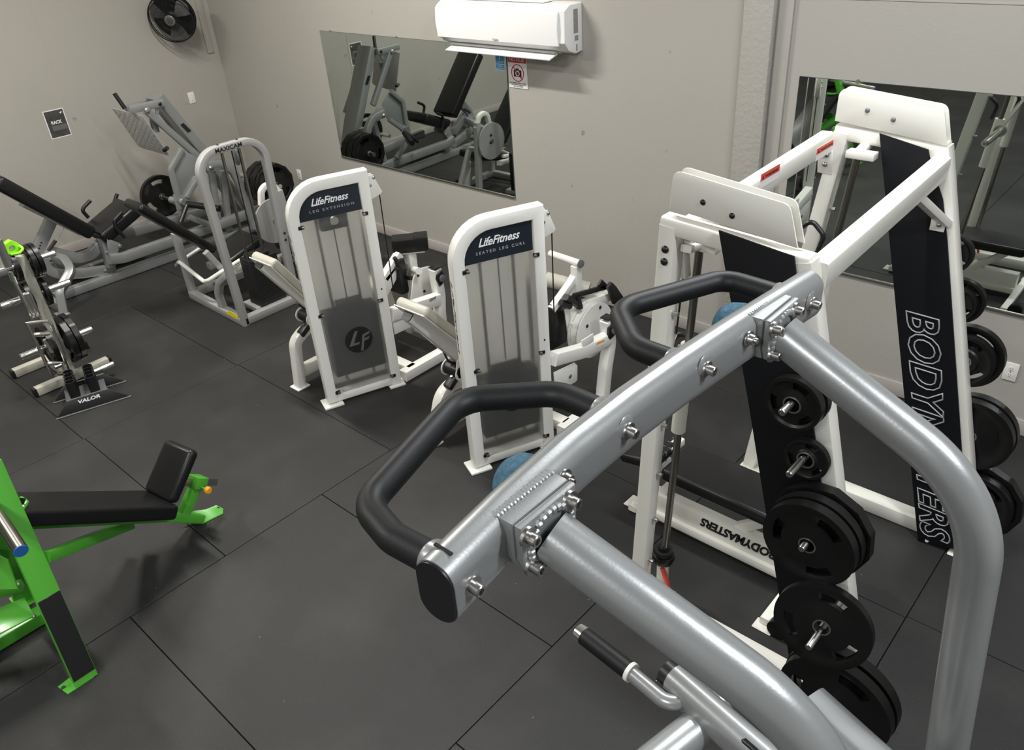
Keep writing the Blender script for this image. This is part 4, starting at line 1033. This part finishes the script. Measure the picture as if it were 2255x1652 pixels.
MB().sweep([(-7.8, 2.604, 0.2558), (-7.8, 2.734, 0.2235), (-7.8, 3.297, 0.218), (-7.80, 4.3, .22)], rr(.08, .10, .014, 2), (1, 0, 0), .2, 6).build('main_beam', 'silver', lp)
MB().beam((-8.25, 2.72, .30), (-8.25, 4.3, .22), .08, .10, None, .014).build('main_beam', 'silver', lp)
MB().beam((-7.88, 2.639, 0.4467), (-7.88, 2.62, 0.1521), .09, .075, (1, 0, 0), .01).build('seat_post', 'silver', lp)
MB().prism([(-7.79, 2.645, 0.4569), (-7.79, 2.748, 0.3681), (-7.79, 2.684, 0.2675), (-7.79, 2.607, 0.28)], (-.02, 0, 0), .003).build('post_gusset', 'silver', lp)
for p in ((-7.835, 2.622, 0.307), (-7.785, 2.735, 0.3461), (-7.86, 2.556, 0.1341)): bolt(p, (1, 0, 0), lp, .02, .012, 'dgrey', 'frame_bolt')
# hand grips beside the seat
MB().tube([(-8.22, 2.69, 0.5631), (-8.22, 2.659, 0.6414), (-8.22, 2.684, 0.6713), (-8.22, 2.764, 0.714)], .018, .03, 12).build('side_grip', 'black', lp)
MB().tube([(-8.3, 3.006, 0.6096), (-8.3, 3.06, 0.6784)], .018, 0, 12).build('side_grip', 'black', lp)
MB().tube([(-7.78, 2.852, 0.6518), (-7.78, 2.761, 0.5995), (-7.78, 2.752, 0.5279), (-7.78, 2.802, 0.4125)], .018, .03, 12).build('side_grip', 'black', lp)
# tall slanted sled tower
MB().sweep([(-8.03, 3.598, 1.549), (-8.03, 3.98, 0.7658), (-8.03, 4.25, .10)], rr(.24, .10, .012, 2), (1, 0, 0)).build('sled_tower', 'silver', lp)
MB().beam((-7.86, 3.404, 1.47), (-7.86, 3.78, 0.9379), .05, .065, (1, 0, 0), .008).build('sled_rail', 'silver', lp)
MB().beam((-8.2, 3.551, 1.399), (-8.2, 3.944, 0.8444), .05, .065, (1, 0, 0), .008).build('sled_rail', 'silver', lp)
MB().prism([(-7.905, 3.716, 1.259), (-7.905, 3.751, 1.268), (-7.905, 3.809, 1.179), (-7.905, 3.769, 1.171)], (.004, 0, 0)).build('slot_label', 'black', lp)
MB().beam((-7.88, 3.256, 1.507), (-7.88, 3.591, 1.503), .05, .07, (1, 0, 0), .008).build('top_link', 'silver', lp)
MB().beam((-8.2, 3.363, 1.455), (-8.2, 3.689, 1.463), .05, .07, (1, 0, 0), .008).build('top_link', 'silver', lp)
MB().prism([(-7.88, 3.514, 1.478), (-7.88, 3.583, 1.505), (-7.88, 3.524, 1.413), (-7.88, 3.492, 1.385)], (-.02, 0, 0), .003).build('link_gusset', 'silver', lp)
bolt((-7.85, 3.549, 1.502), (1, 0, 0), lp, .018, .01, 'black', 'link_bolt')
bolt((-7.83, 3.401, 1.478), (1, 0, 0), lp, .026, .016, 'silver', 'link_bolt')
MB().beam((-7.95, 3.483, 1.365), (-7.95, 3.474, 1.239), .05, .06, (1, 0, 0), .006).build('plate_strut', 'silver', lp)
# foot plate with rounded lower corners, stamped tread
fpA, fpB, fpC, fpD = [V(p) for p in ((-8.29, 3.265, 1.474), (-8.29, 3.407, 1.06), (-7.78, 3.46, 1.034), (-7.78, 3.333, 1.467))]
fpD = fpC + (fpA - fpB)
ux, uy = (fpC - fpB), (fpA - fpB)
nr = ux.cross(uy).normalized()
if nr.y > 0: nr = -nr
quad = [fpA, fpB + uy * .12, fpB + uy * .03 + ux * .02, fpB + ux * .12, fpC, fpD]
ft = MB().prism(quad, nr * -.010, .002).build('foot_platform', 'diamond', lp)
tr = MB()
for i in range(12):
    for j in range(14):
        c = fpB + ux * (.07 + .86 * i / 11) + uy * (.13 + .80 * j / 13) + nr * .001
        s_ = 1 if (i + j) % 2 else -1
        e = (ux.normalized() * s_ + uy.normalized()).normalized()
        tr.box(c, e * .014, e.cross(nr) * .004, nr * .0009)
tr = tr.build('tread_lug', 'diamond', ft, smooth=0); tr['kind'] = 'stuff'
MB().cyl((-8.24, 3.314, 1.611), (-8.2, 3.353, 1.462), .020, 12).build('release_handle', 'black', lp)
MB().cyl((-7.8, 3.435, 1.093), (-7.74, 3.448, 1.121), .020, 12).build('release_handle', 'black', lp)
# bent side frame with infill plate and pivot bracket
MB().sweep([(-7.74, 3.585, 1.073), (-7.74, 3.419, 0.9194), (-7.74, 3.409, 0.6061)], rr(.05, .055, .01, 2), (1, 0, 0), .05, 5).build('side_frame', 'silver', lp)
MB().prism([(-7.75, 3.59, 1.071), (-7.75, 3.438, 0.9125), (-7.75, 3.43, 0.6287), (-7.75, 3.516, 0.6181), (-7.75, 3.684, 0.7685), (-7.75, 3.724, 0.9543)], (-.01, 0, 0), .002).build('infill_plate', 'silver', lp)
MB().beam((-7.74, 3.668, 0.7596), (-7.74, 3.492, 0.6117), .045, .05, (1, 0, 0), .008).build('side_brace', 'silver', lp)
pb = MB().prism([(-7.73, 3.364, 0.6828), (-7.73, 3.537, 0.6155), (-7.73, 3.509, 0.5775), (-7.73, 3.4, 0.4873), (-7.73, 3.36, 0.5155)], (-.012, 0, 0), .003).build('pivot_bracket', 'silver', lp)
for p in ((-7.728, 3.411, 0.6417), (-7.728, 3.508, 0.6059), (-7.728, 3.419, 0.5126)): bolt(p, (1, 0, 0), pb, .015, .008, 'black', 'bracket_bolt')
MB().cyl((-7.85, 3.379, 0.6027), (-7.7, 3.439, 0.5892), .035, 14).build('pivot_tube', 'silver', lp)
MB().cyl((-7.72, 3.471, 0.5523), (-7.4, 3.639, 0.5149), .032, 14).build('foot_roller', 'foam', lp)
MB().tube([(-7.7, 3.46, 0.5518), (-7.66, 3.324, 0.4168)], .022, 0, 10).build('release_lever', 'black', lp)
# arched weight arm and uprights at the far end
MB().sweep([(-7.7, 3.778, 0.8722), (-7.7, 3.932, 0.8533), (-7.7, 4.037, 0.7395), (-7.7, 4.095, 0.5009), (-7.7, 4.127, 0.0848)], rr(.07, .08, .014, 2), (1, 0, 0), .16, 7).build('weight_arm', 'silver', lp)
MB().prism([(-7.67, 3.76, 0.9267), (-7.67, 3.857, 0.946), (-7.67, 3.954, 0.8748), (-7.67, 3.898, 0.7983), (-7.67, 3.754, 0.8229)], (-.02, 0, 0), .003).build('arm_bracket', 'silver', lp)
bolt((-7.665, 3.795, 0.8398), (1, 0, 0), lp, .024, .014, 'steel', 'arm_bolt')
MB().beam((-7.8, 3.857, 0.7734), (-7.8, 3.775, 0.2229), .06, .06, (1, 0, 0), .008).build('upright', 'silver', lp)
MB().beam((-7.86, 3.999, 0.7245), (-7.86, 3.909, 0.0985), .06, .06, (1, 0, 0), .008).build('upright', 'silver', lp)
MB().beam((-7.74, 3.458, 0.4195), (-7.74, 3.635, 0.2816), .05, .06, (1, 0, 0), .008).build('cross_strut', 'silver', lp)
MB().beam((-7.62, 4.45, .05), (-8.38, 4.45, .05), .08, .08, None, .01).build('front_foot', 'silver', lp)
hx = MB().cyl((-8.5, 4.30, .565), (-7.30, 4.30, .565), .025, 16).build('weight_horn', 'chrome', lp)
MB().cyl((-8.5, 3.52, .50), (-7.95, 3.52, .50), .022, 14).build('storage_horn', 'chrome', lp)
GL = 'black plates on the leg press'
for k in range(5):
    weight((-7.40 - k * .052, 4.30, .565), (1, 0, 0), .222, .048, ('outermost', 'second', 'middle', 'fourth', 'innermost')[k] + ' big black plate of the five on the far leg press horn', GL, nside=12 if k % 2 == 0 else 0, spin=.1 * k)
weight((-8.38, 3.52, .50), (1, 0, 0), .222, .05, 'single black three-hole plate at the left wall side of the leg press', GL, spin=.3)

# ================================================================== weight tree with cable attachments
wt = thing('weight_tree', 'ivory steel weight tree with chrome pegs at the left edge', 'weight rack', (-6.30, 1.53, 0))
PX = -6.24
up_ = MB().beam((PX, 1.52, .06), (PX - .055, 1.52, 1.04), .07, .07, (1, 0, 0), .006).build('upright', 'beige', wt)
for z in (.34, .62, .86): MB().cyl((PX + .034 - z * .055, 1.52, z), (PX + .0365 - z * .055, 1.52, z), .012, 10).build('peg_hole', 'black', up_)
MB().beam((-6.71, 1.52, .045), (-6.26, 1.52, .045), .07, .07, None, .006).build('base_rail', 'beige', wt)
for x in (-6.26, -6.71):
    ft = MB().beam((x, 1.25, .035), (x, 1.82, .035), .065, .065, None, .006).build('cross_foot', 'beige', wt)
    for y in (1.245, 1.825): MB().abox(x - .034, x + .034, y - .012, y + .012, .0, .068, .004).build('foot_cap', 'black', ft)
for z, L in ((.985, .20), (.745, .22), (.34, .24)):
    for sgn in (1, -1):
        MB().lathe((PX - .05 * z, 1.52 + sgn * .03, z), (0, sgn, 0), [(0, .024), (L - .006, .024), (L, .019)], 16).build('peg', 'chrome', wt)
GT = 'plates on the weight tree'
def tp(z, dy, R, th, lab, ns=0, st=0, spin=0): weight((PX - .05 * z, 1.52 + dy, z), (0, 1, 0), R, th, lab, GT, ns, st, spin)
tp(.985, .055, .122, .032, 'inner plate on the wall side of the highest tree peg')
tp(.985, .092, .122, .032, 'outer plate on the wall side of the highest tree peg', spin=.4)
tp(.985, -.06, .110, .032, 'plate on the camera side of the highest tree peg below the lime clip', spin=.8)
tp(.745, .06, .108, .030, 'plate on the wall side of the middle tree peg', spin=.3)
tp(.745, -.06, .112, .034, 'plate on the camera side of the middle tree peg', spin=.6)
tp(.34, .062, .19, .045, 'inner big plate with pale label on the lowest tree peg', 12, spin=.2)
tp(.34, .112, .19, .045, 'outer big plate with pale label on the lowest tree peg', 12, spin=.5)
tp(.34, -.062, .165, .045, 'big plate on the camera side of the lowest tree peg', 12, spin=.1)
for k, (dy, a) in enumerate(((.062, 1.05), (.112, .92))):
    root = [o for o in col.objects if o.name.startswith('weight_plate') and abs(o.location.y - 1.52 - dy) < .004 and abs(o.location.z - .34) < .01][0]
    lb = MB().box((math.cos(a) * .176, math.sin(a) * .176, 0), (.0, .0, .014), (-math.sin(a) * .035, math.cos(a) * .035, 0), (math.cos(a) * .012, math.sin(a) * .012, 0)).build('paper_label', 'print_grey')
    lb.parent = root
cl = thing('barbell_clip', 'lime green plastic barbell clip on top of the weight tree', 'clip', (-6.30, 1.485, 1.04))
CY, CZ = 1.485, 1.125
hexo = [(-6.30, CY + .055 * math.cos(pi / 3 * k + .3), CZ + .055 * math.sin(pi / 3 * k + .3)) for k in range(6)]
hexi = [(p[0], CY + (p[1] - CY) * .45, CZ + (p[2] - CZ) * .45) for p in hexo]
cb = MB()
for k in range(6):
    a, b, c, d = hexo[k], hexo[(k + 1) % 6], hexi[(k + 1) % 6], hexi[k]
    cb.prism([a, b, c, d], (.055, 0, .0))
cb.build('clip_body', 'lime', cl)
MB().tube([(-6.24, 1.53, 1.13), (-6.215, 1.545, 1.11), (-6.21, 1.51, 1.09), (-6.23, 1.46, 1.09)], .010, .02, 8).build('clip_lever', 'lime', cl)
# chrome cable attachments hung on the post
GA = 'chrome cable attachments hanging on the weight tree'
at = thing('cable_bar', 'black-gripped chrome pull bar hanging at the top of the weight tree', 'cable attachment', (-6.2, 1.38, 1.0), GA)
MB().cyl((-6.13, 1.396, 1.244), (-6.13, 1.393, 1.054), .026, 14).build('grip', 'dgrey', at)
MB().tube([(-6.13, 1.358, 1.043), (-6.13, 1.392, 1.04), (-6.13, 1.417, 1.036)], .014, .01, 10).build('swivel', 'chrome', at)
MB().box((-6.13, 1.333, 1.022), (.02, 0, 0), (0, .04, 0), (0, 0, .02), .006).build('end_block', 'dgrey', at)
at = thing('cable_bar', 'long slim chrome bar hanging down the weight tree', 'cable attachment', (-6.15, 1.40, .75), GA)
MB().tube([(-6.12, 1.387, 1.014), (-6.12, 1.383, 0.945), (-6.12, 1.39, 0.8192), (-6.12, 1.394, 0.7072)], .016, .05, 10).build('bar', 'chrome', at)
MB().cyl((-6.12, 1.388, 0.9738), (-6.12, 1.387, 0.9183), .014, 12).build('sleeve', 'print_white', at)
at = thing('rope_handle', 'triple chrome rod handle with end loops on the weight tree', 'cable attachment', (-6.15, 1.44, .6), GA)
for k in (-1, 0, 1):
    MB().cyl(V((-6.12, 1.422, 0.8268)) + V((0, k * .022, 0)), V((-6.12, 1.419, 0.6377)) + V((0, k * .026, 0)), .0135, 10).build('rod', 'chrome', at)
MB().tube([(-6.12, 1.396, 0.8349), (-6.12, 1.418, 0.8337), (-6.12, 1.439, 0.8303), (-6.12, 1.444, 0.8416)], .008, .01, 8).build('end_loop', 'chrome', at)
MB().tube([(-6.12, 1.386, 0.6492), (-6.12, 1.423, 0.6493), (-6.12, 1.458, 0.6424)], .012, .0, 8).build('end_bar', 'chrome', at)
at = thing('stirrup_handle', 'rectangular chrome row handle hanging lowest on the weight tree', 'cable attachment', (-6.12, 1.42, .4), GA)
MB().tube([(-6.04, 1.336, 0.6537), (-6.04, 1.46, 0.6197), (-6.04, 1.478, 0.5827), (-6.04, 1.468, 0.1781), (-6.04, 1.361, 0.2072), (-6.04, 1.349, 0.2375)], .0125, .03, 10, closed=True).build('loop_frame', 'chrome', at)
for a, b in (((-6.04, 1.342, 0.5586), (-6.04, 1.457, 0.5168)), ((-6.04, 1.346, 0.3157), (-6.04, 1.468, 0.2625))):
    MB().lathe(a, V(b) - V(a), [(0, .01), (.01, .016), (.05, .019), (.085, .016), (.11, .01)], 12).build('grip', 'chrome', at)
MB().cyl((-6.05, 1.399, 0.4897), (-6.05, 1.417, 0.3751), .013, 10).build('centre_rod', 'chrome', at)
MB().lathe((-6.04, 1.386, 0.2631), (0, 1, 0), [(0, .02), (.05, .02)], 12).build('swivel', 'chrome', at)

# ================================================================== black bar holder on the floor
bh = thing('bar_holder', 'low black steel bar holder with eight tubes on the floor', 'bar rack', (-5.83, 1.47, 0))
E0, E1 = V((-5.786, 1.207, 0)), V((-5.632, 1.697, 0))
ed = (E1 - E0).normalized(); en = V((-ed.y, ed.x, 0))
if en.x > 0: en = -en      # towards the tree
for off in (0, .26):
    a, b = E0 + en * off, E1 + en * off
    MB().prism([a, b, b - ed * .13 + V((0, 0, .10)) + en * .03, a + ed * .10 + V((0, 0, .10)) + en * .03], en * .008, .002).build('end_plate', 'black', bh)
    MB().beam(a + ed * .10 + V((0, 0, .10)) + en * .035, b - ed * .13 + V((0, 0, .10)) + en * .035, .016, .006, None, .001).build('plate_lip', 'dgrey', bh)
    MB().beam(a + V((0, 0, .004)), b + V((0, 0, .004)), .02, .007, None, .001).build('floor_lip', 'dgrey', bh)
text('VALOR', E0 + ed * .17 + V((0, 0, .062)) + en * .016, ed, (V((0, 0, .10)) + en * .03).normalized(), .034, 'print_white', bh, 'maker_lettering', fit=.15, shear=.2, bold=.03)
for i in range(2):
    for j in range(4):
        c = E0 + en * (.075 + j * .056) + ed * (.165 + i * .135)
        MB().lathe(c + V((0, 0, .02)), (0, 0, 1), [(0, .035), (.205, .035), (.205, .028), (.15, .028), (.15, .001)], 18).build('holder_tube', 'black', bh)
MB().box(E0 + en * .155 + ed * .235 + V((0, 0, .07)), ed * .14, en * .11, (0, 0, .006), .002).build('base_tray', 'dgrey', bh)
cr = thing('chrome_bar', 'short chrome bar lying across the weight tree foot behind the bar holder', 'bar', (-6.062, 1.699, 0.093))
MB().cyl((-6.057, 1.555, 0.093), (-6.059, 1.785, 0.093), .022, 16).build('bar', 'chrome', cr)
MB().cyl((-6.057, 1.686, 0.093), (-6.056, 1.736, 0.093), .027, 16).build('collar', 'chrome', cr)

# ================================================================== green incline machine
gm = thing('incline_row_machine', 'bright green plate-loaded machine with long black incline pad', 'gym machine', (-3.7, .75, 0))
wv = V((.985, .17, 0)).normalized(); av = V((.116, -.80, .58)).normalized()
nv = wv.cross(av)
if nv.z < 0: nv = -nv
lo = V((-3.865, 1.135, .315)); hi = lo + av * 1.05
MB().slab(lo, hi, .150, .085, wv, .022, 4).build('long_pad', 'vinyl', gm)
hp0 = V((-3.879, 1.101, 0.33)) + av * -.0
hpd = (nv * 1.0 - av * .18).normalized()
MB().box(hp0 + hpd * .155 - av * .03, wv * .125, hpd * .155, hpd.cross(wv).normalized() * .032, .03, 5).build('head_pad', 'vinyl', gm)
under = lo - nv * .11
MB().beam(under - av * .12, under + av * 1.1, .07, .05, wv, .006).build('spine_beam', 'green', gm)
fc_ = V((-3.885, 1.365, 0))
MB().prism([(-3.949, 1.203, 0.03), (-3.874, 1.29, 0.006), (-3.856, 1.414, 0.006), (-3.895, 1.44, 0.006), (-3.961, 1.43, 0.006), (-3.94, 1.361, 0.03), (-3.957, 1.29, 0.06)], (0, 0, -.006), .002).build('front_foot', 'green', gm)
MB().cyl((-3.917, 1.42, 0.0075), (-3.915, 1.419, 0.0095), .010, 12).build('foot_hole', 'black', gm)
MB().beam(under - av * .05, V((-3.905, 1.296, 0.03)), .08, .05, wv, .006).build('foot_beam', 'green', gm)
pt_ = under - av * .20 + nv * .20
MB().beam(under - av * .16, pt_, .055, .06, wv, .006).build('head_post', 'green', gm)
MB().box(pt_, wv * .045, av * .04, nv * .035, .006).build('clamp_block', 'green', gm)
MB().beam(pt_ + av * .14, pt_ - av * .14, .016, .045, wv, .002).build('adjust_bar', 'steel', gm)
kn = MB().cyl(pt_ + wv * .045 - nv * .02, pt_ + wv * .085 - nv * .02, .008, 10).build('pin_shaft', 'green', gm)
MB().lathe(pt_ + wv * .085 - nv * .02, wv, [(0, .016), (.006, .022), (.022, .022), (.028, .016)], 20).build('orange_knob', 'orange', kn)
# right splayed leg with a black grip strip, mirrored one on the far side
f0, f1 = V((-3.324, 0.3547, 0)), V((-3.70, .45, 1.06))
ld_ = (f1 - f0).normalized()
lg = MB().sweep([f0, f1], rr(.105, .05, .004, 2), (0, 1, 0)).build('splayed_leg', 'green', gm)
sn = V((0, 1, 0)).cross(ld_);
if sn.x < 0: sn = -sn
sm0, sm1 = f0 + ld_ * .02, V((-3.908, 0.4073, 0))
s0 = f0 + ld_ * .03 + sn * .0265; s1 = f0 + ld_ * .46 + sn * .0265
MB().box((s0 + s1) / 2, (s1 - s0) / 2, (0, .050, 0), sn * .0025, .001, 1).build('grip_strip', 'black', lg)
MB().prism([(-3.379, 0.2485, -0), (-3.299, 0.2625, 0), (-3.299, 0.3878, 0), (-3.345, 0.3969, 0), (-3.389, 0.3214, 0)], (0, 0, .008), .002).build('rear_foot', 'green', gm)
MB().cyl((-3.346, 0.2637, 0.008), (-3.345, 0.2636, 0.0095), .012, 12).build('foot_hole', 'black', gm)
g0 = V((-4.12, .37, 0)); g1 = V((-3.76, .45, 1.06))
MB().sweep([g0, g1], rr(.105, .05, .004, 2), (0, 1, 0)).build('splayed_leg', 'green', gm)
MB().abox(-4.18, -4.04, .31, .43, 0, .008, .002, 1).build('rear_foot', 'green', gm)
dg0 = f0 + ld_ * .62 + V((-.01, .05, 0))
MB().beam(dg0, V((-4.001, 0.955, 0.17)), .06, .055, None, .006).build('diagonal_brace', 'green', gm)
# foot platform and loading horn
MB().prism([(-3.806, 0.0091, 0.3), (-3.718, 0.3336, 0.3), (-3.555, 0.3192, 0.3), (-3.593, -0.0165, 0.3)], (0, 0, .008), .002).build('tread_platform', 'green', gm)
MB().beam((-3.957, 0.0654, 0.33), (-3.78, 0.3527, 0.33), .05, .05).build('platform_rail', 'green', gm)
ap = [V(p) for p in ((-4.075, 0.2689, 0.55), (-3.711, 0.3518, 0.55), (-3.649, 0.326, 0.42), (-3.854, 0.1491, 0.42))]
an_ = (ap[1] - ap[0]).cross(ap[2] - ap[1]).normalized()
if an_.z < 0: an_ = -an_
fpl = MB().prism(ap, an_ * .008, .002).build('foot_rest', 'green', gm)
for i in range(3):
    for j in range(5):
        c = ap[1] * (.85 - .12 * j) + ap[0] * (.15 + .12 * j)
        c = c.lerp(ap[2], .22 + .22 * i) + an_ * .009
        MB().box(c, (.003, 0, 0), (0, .003, 0), an_ * .001).build('grip_dot', 'paper', fpl)
hn = MB().cyl((-3.95, .40, .94), (-3.271, 0.3599, 0.86), .030, 18).build('loading_horn', 'rod', gm)
e_ = V((-3.271, 0.3599, 0.86)); hd_ = (e_ - V((-3.95, .40, .94))).normalized()
cp_ = MB().lathe(e_, hd_, [(0, .0295), (.003, .028)], 18).build('blue_cap', 'bluecap', hn)
MB().tube([(-3.602, 0.4112, 0.8), (-3.611, 0.442, 0.8), (-3.689, 0.5145, 0.8), (-3.739, 0.5085, 0.8)], .012, .015, 8).build('bar_catch', 'green', gm)
MB().box((-3.683, 0.4719, 0.8), (.022, .015, 0), (-.01, .03, .03), (0, 0, .004), .003).build('catch_pad', 'black', gm)
MB().beam((-3.86, .42, .05), (-3.86, -1.15, .05), .08, .07, None, .006).build('base_rail', 'green', gm)
MB().beam((-4.25, -1.15, .04), (-3.47, -1.15, .04), .08, .07, None, .006).build('rear_cross_foot', 'green', gm)
MB().beam((-3.86, -.95, .08), (-3.80, -.55, .80), .08, .08, (1, 0, 0), .006).build('pivot_post', 'green', gm)
MB().beam((-3.80, -.60, .78), (-3.76, .30, .92), .07, .07, None, .006).build('lever_arm', 'green', gm)
MB().abox(-4.0, -3.72, -.80, -.45, .50, .52, .004).build('step_plate', 'green', gm)
MB().cyl((-4.1, -.30, .86), (-3.45, -.30, .86), .025, 14).build('loading_horn', 'rod', gm)
bolt((-3.476, 0.4076, 0.37), (1, .2, .4), gm, .009, .01, 'steel', 'leg_bolt')
bolt((-3.532, 0.3156, 0.32), (0, 0, 1), gm, .009, .01, 'steel', 'platform_bolt')

# ================================================================== pull-up and dip station in front of the camera
ps = thing('pull_up_station', 'big silver pull-up station with black bent handles, closest to the camera', 'gym station', (-.1, .84, 0))
YC = .839
def my(p, mirror): return V((p[0], 2 * YC - p[1], p[2])) if mirror else V(p)
ZB = 2.457
BOW = [(-.497, .372), (-.513, .50), (-.523, .63), (-.524, .76), (-.519, .88), (-.509, 1.02), (-.499, 1.13), (-.486, 1.252)]
bar_pts = [V((x, y, ZB)) for x, y in BOW]
cbm = MB().sweep(bar_pts, oval(.053, .088), (1, 0, 0), .4, 4).build('crossbar', 'silver', ps, smooth=50)
for p, q in ((bar_pts[0], bar_pts[1]), (bar_pts[-1], bar_pts[-2])):
    e = (p - q).normalized()
    MB().sweep([p - e * .001, p + e * .003], oval(.050, .084), (1, 0, 0)).build('end_cap', 'black', ps)
MB().box((-.502, .392, ZB + .0437), (.013, 0, 0), (0, .0020, 0), (0, 0, .0010)).build('drain_slot', 'black', cbm)
def bar_x(y):
    for (xa, ya), (xb, yb) in zip(BOW, BOW[1:]):
        if ya <= y <= yb: return xa + (xb - xa) * (y - ya) / (yb - ya)
    return BOW[-1][0]
# bent wide grips in black foam
for mr_ in (0, 1):
    pts = [(-.52, .405, 2.455), (-.60, .398, 2.455), (-.672, .415, 2.455), (-.745, .655, 2.455), (-.640, .752, 2.455), (-.52, .752, 2.455)]
    if mr_: pts = [(-.52, 1.222, 2.455), (-.615, 1.228, 2.455), (-.640, 1.215, 2.455), (-.725, 1.02, 2.455), (-.625, .928, 2.455), (-.52, .925, 2.455)]
    hdl = MB().tube(pts, .0195, [0, .05, .05, .06, .06, 0], 20, 8).build('bent_handle', 'foam', ps)
    for p in (pts[0], pts[-1]):
        MB().lathe((bar_x(p[1]) - .043, p[1], p[2]), (1, 0, 0), [(0, .0210), (.004, .023), (.022, .024)], 20).build('weld_collar', 'silver', hdl)
# flanged joints, arms and legs
for mr_ in (0, 1):
    y0 = .517 if not mr_ else 1.102
    for nm_, xa, xb in (('flange_block', -.500, -.4715), ('flange_plate', -.4700, -.459)):
        prof_ = [(y0 - .049, ZB + .040), (y0 + .049, ZB + .040), (y0 + .049, ZB - .012), (y0 + .040, ZB - .034), (y0 + .018, ZB - .046), (y0 - .018, ZB - .046), (y0 - .040, ZB - .034), (y0 - .049, ZB - .012)]
        MB().prism([(xa, a, b) for a, b in prof_], (xb - xa, 0, 0), .003).build(nm_, 'silver', ps)
    for dy, dz in ((-.040, .024), (.034, .026), (-.036, -.024), (.036, -.024)):
        bolt((-.459, y0 + dy, ZB + dz), (1, 0, 0), ps, .0075, .015, 'steel', 'socket_bolt', True)
    far = [(-0.4615, 1.144, 2.445), (-0.1201, 1.096, 2.292), (-0.0618, 1.088, 1.749)]
    a, b, c = V(far[0]), V(far[1]), V(far[2])
    dn = (c - b); ftp = b + dn * ((b.z - .01) / -dn.z)
    a = V((-.459, 1.102, ZB - .003))
    pts = [a, b, ftp]
    if not mr_: pts = [V((-.459, .517, ZB - .003))] + [V((p.x, 2 * YC - p.y, p.z)) for p in pts[1:]]
    MB().tube(pts, .033 if mr_ else .0315, .22, 28, 18).build('curved_upright', 'silver', ps)
    wl = MB()
    for k in range(26):       # weld bead around the tube root
        an = 2 * pi * k / 26
        wl.box((-.4575, y0 + .036 * math.cos(an), ZB - .003 + .036 * math.sin(an)), (.004, 0, 0), (0, .005, 0), (0, 0, .005), .0025, 1)
    for k in range(18):       # bead along the top of the block
        wl.box((-.498 + .001 * (k % 2), y0 - .048 + .0056 * k, ZB + .0402), (.006, 0, 0), (0, .0032, 0), (0, 0, .003), .002, 1)
    w_ = wl.build('weld_bead', 'silver', ps); w_['kind'] = 'stuff'
    MB().lathe(tuple(pts[-1]), (0, 0, 1), [(-.01, .07), (-.002, .07), (0, .04)], 24).build('base_plate', 'silver', ps)
for y, z, x in ((.402, 2.456, -.476), (.724, 2.466, -.497), (.914, 2.471, -.490), (1.215, 2.46, -.463)):
    bolt((x, y, z), (1, 0, -.05), cbm, .0075, .015, 'steel', 'socket_bolt', True)
    w = MB().lathe((x - .0015, y - .002, z + .006), (1, 0, 0), [(0, .018), (.002, .016), (.0035, .009)], 14).build('weld_patch', 'silver', cbm)
for x, y in ((-.496, .588), (-.481, 1.026)):
    nb = MB().lathe((x, y, 2.473), (1, 0, 0), [(0, .013), (.0025, .013), (.0027, .009), (.011, .008), (.0112, .005), (.016, .0045)], 6 if False else 14).build('lock_nut', 'steel', cbm)
# fleece sleeves on the inner stubs
for y, z in ((.590, 2.425), (1.150, 2.412)):
    MB().lathe((-.52, y, z), (-1, 0, 0), [(0, .040), (.02, .044), (.04, .045), (.062, .040), (.076, .029), (.083, .012)], 28).build('blue_fleece_sleeve', 'blue_cloth', ps)
# dip arms further down
A0, A1 = V((-0.5455, 0.9771, 1.65)), V((-0.2409, 0.9166, 1.65))
da = (A1 - A0).normalized()
dp = MB().sweep([A0, A0 + da * .62], oval(.062, .085), V((0, 0, 1)).cross(da)).build('dip_arm', 'silver', ps)
pl_ = MB().sweep([A0 - da * .022, A0 + da * .001], oval(.056, .078), V((0, 0, 1)).cross(da)).build('arm_plug', 'black', dp)
MB().box(A0 - da * .010 + V((0, 0, -.004)), da * .0125, V((0, 0, 1)).cross(da) * .029, (0, 0, .007)).build('brass_strip', 'steel', pl_)
G0, G1, G2, G3 = V((-0.7844, 0.9557, 1.65)), V((-0.6312, 0.9399, 1.65)), V((-0.523, 0.9225, 1.65)), V((-0.4913, 0.9717, 1.65))
gd = (G1 - G0).normalized()
gt = MB().tube([G1 - gd * .02, G2, G3], .0165, .035, 16, 8).build('dip_handle', 'silver', ps)
MB().cyl(G0 + gd * .022, G1, .0205, 20).build('grip_sleeve', 'foam', gt)
MB().lathe(G0, gd, [(0, .015), (.003, .019), (.022, .0205)], 18).build('chrome_tip', 'chrome', gt)
MB().lathe(G1, gd, [(0, .0225), (.009, .0225)], 18).build('collar_ring', 'plate', gt)
MB().tube([(-0.4459, 1.007, 1.615), (-0.4946, 0.7804, 1.615)], .038, 0, 22).build('cross_tube', 'silver', ps)
B0, B1 = V((-0.2874, 1.04, 1.74)), V((-0.1224, 0.9876, 1.74))
db = (B1 - B0).normalized(); wb = V((0, 0, 1)).cross(db)
MB().sweep([B0, B0 + db * .5], rr(.076, .045, .022, 4), wb).build('dip_arm', 'dgrey', ps)
MB().slab(V((-0.367, 0.9383, 1.69)), V((-0.367, 0.9383, 1.69)) + da * .4, .02, .04, V((0, 0, 1)).cross(da), .012).build('arm_pad', 'vinyl', ps)
MB().slab(V((-0.2518, 1.046, 1.7)), V((-0.2518, 1.046, 1.7)) + db * .4, .022, .05, wb, .012).build('arm_pad', 'vinyl', ps)
MB().cyl((-.10, .60, 1.64), (-.10, 1.09, 1.64), .036, 20).build('cross_tube', 'silver', ps)
MB().beam((.115, .58, .05), (.115, 1.10, .05), .08, .08).build('base_rail', 'silver', ps)
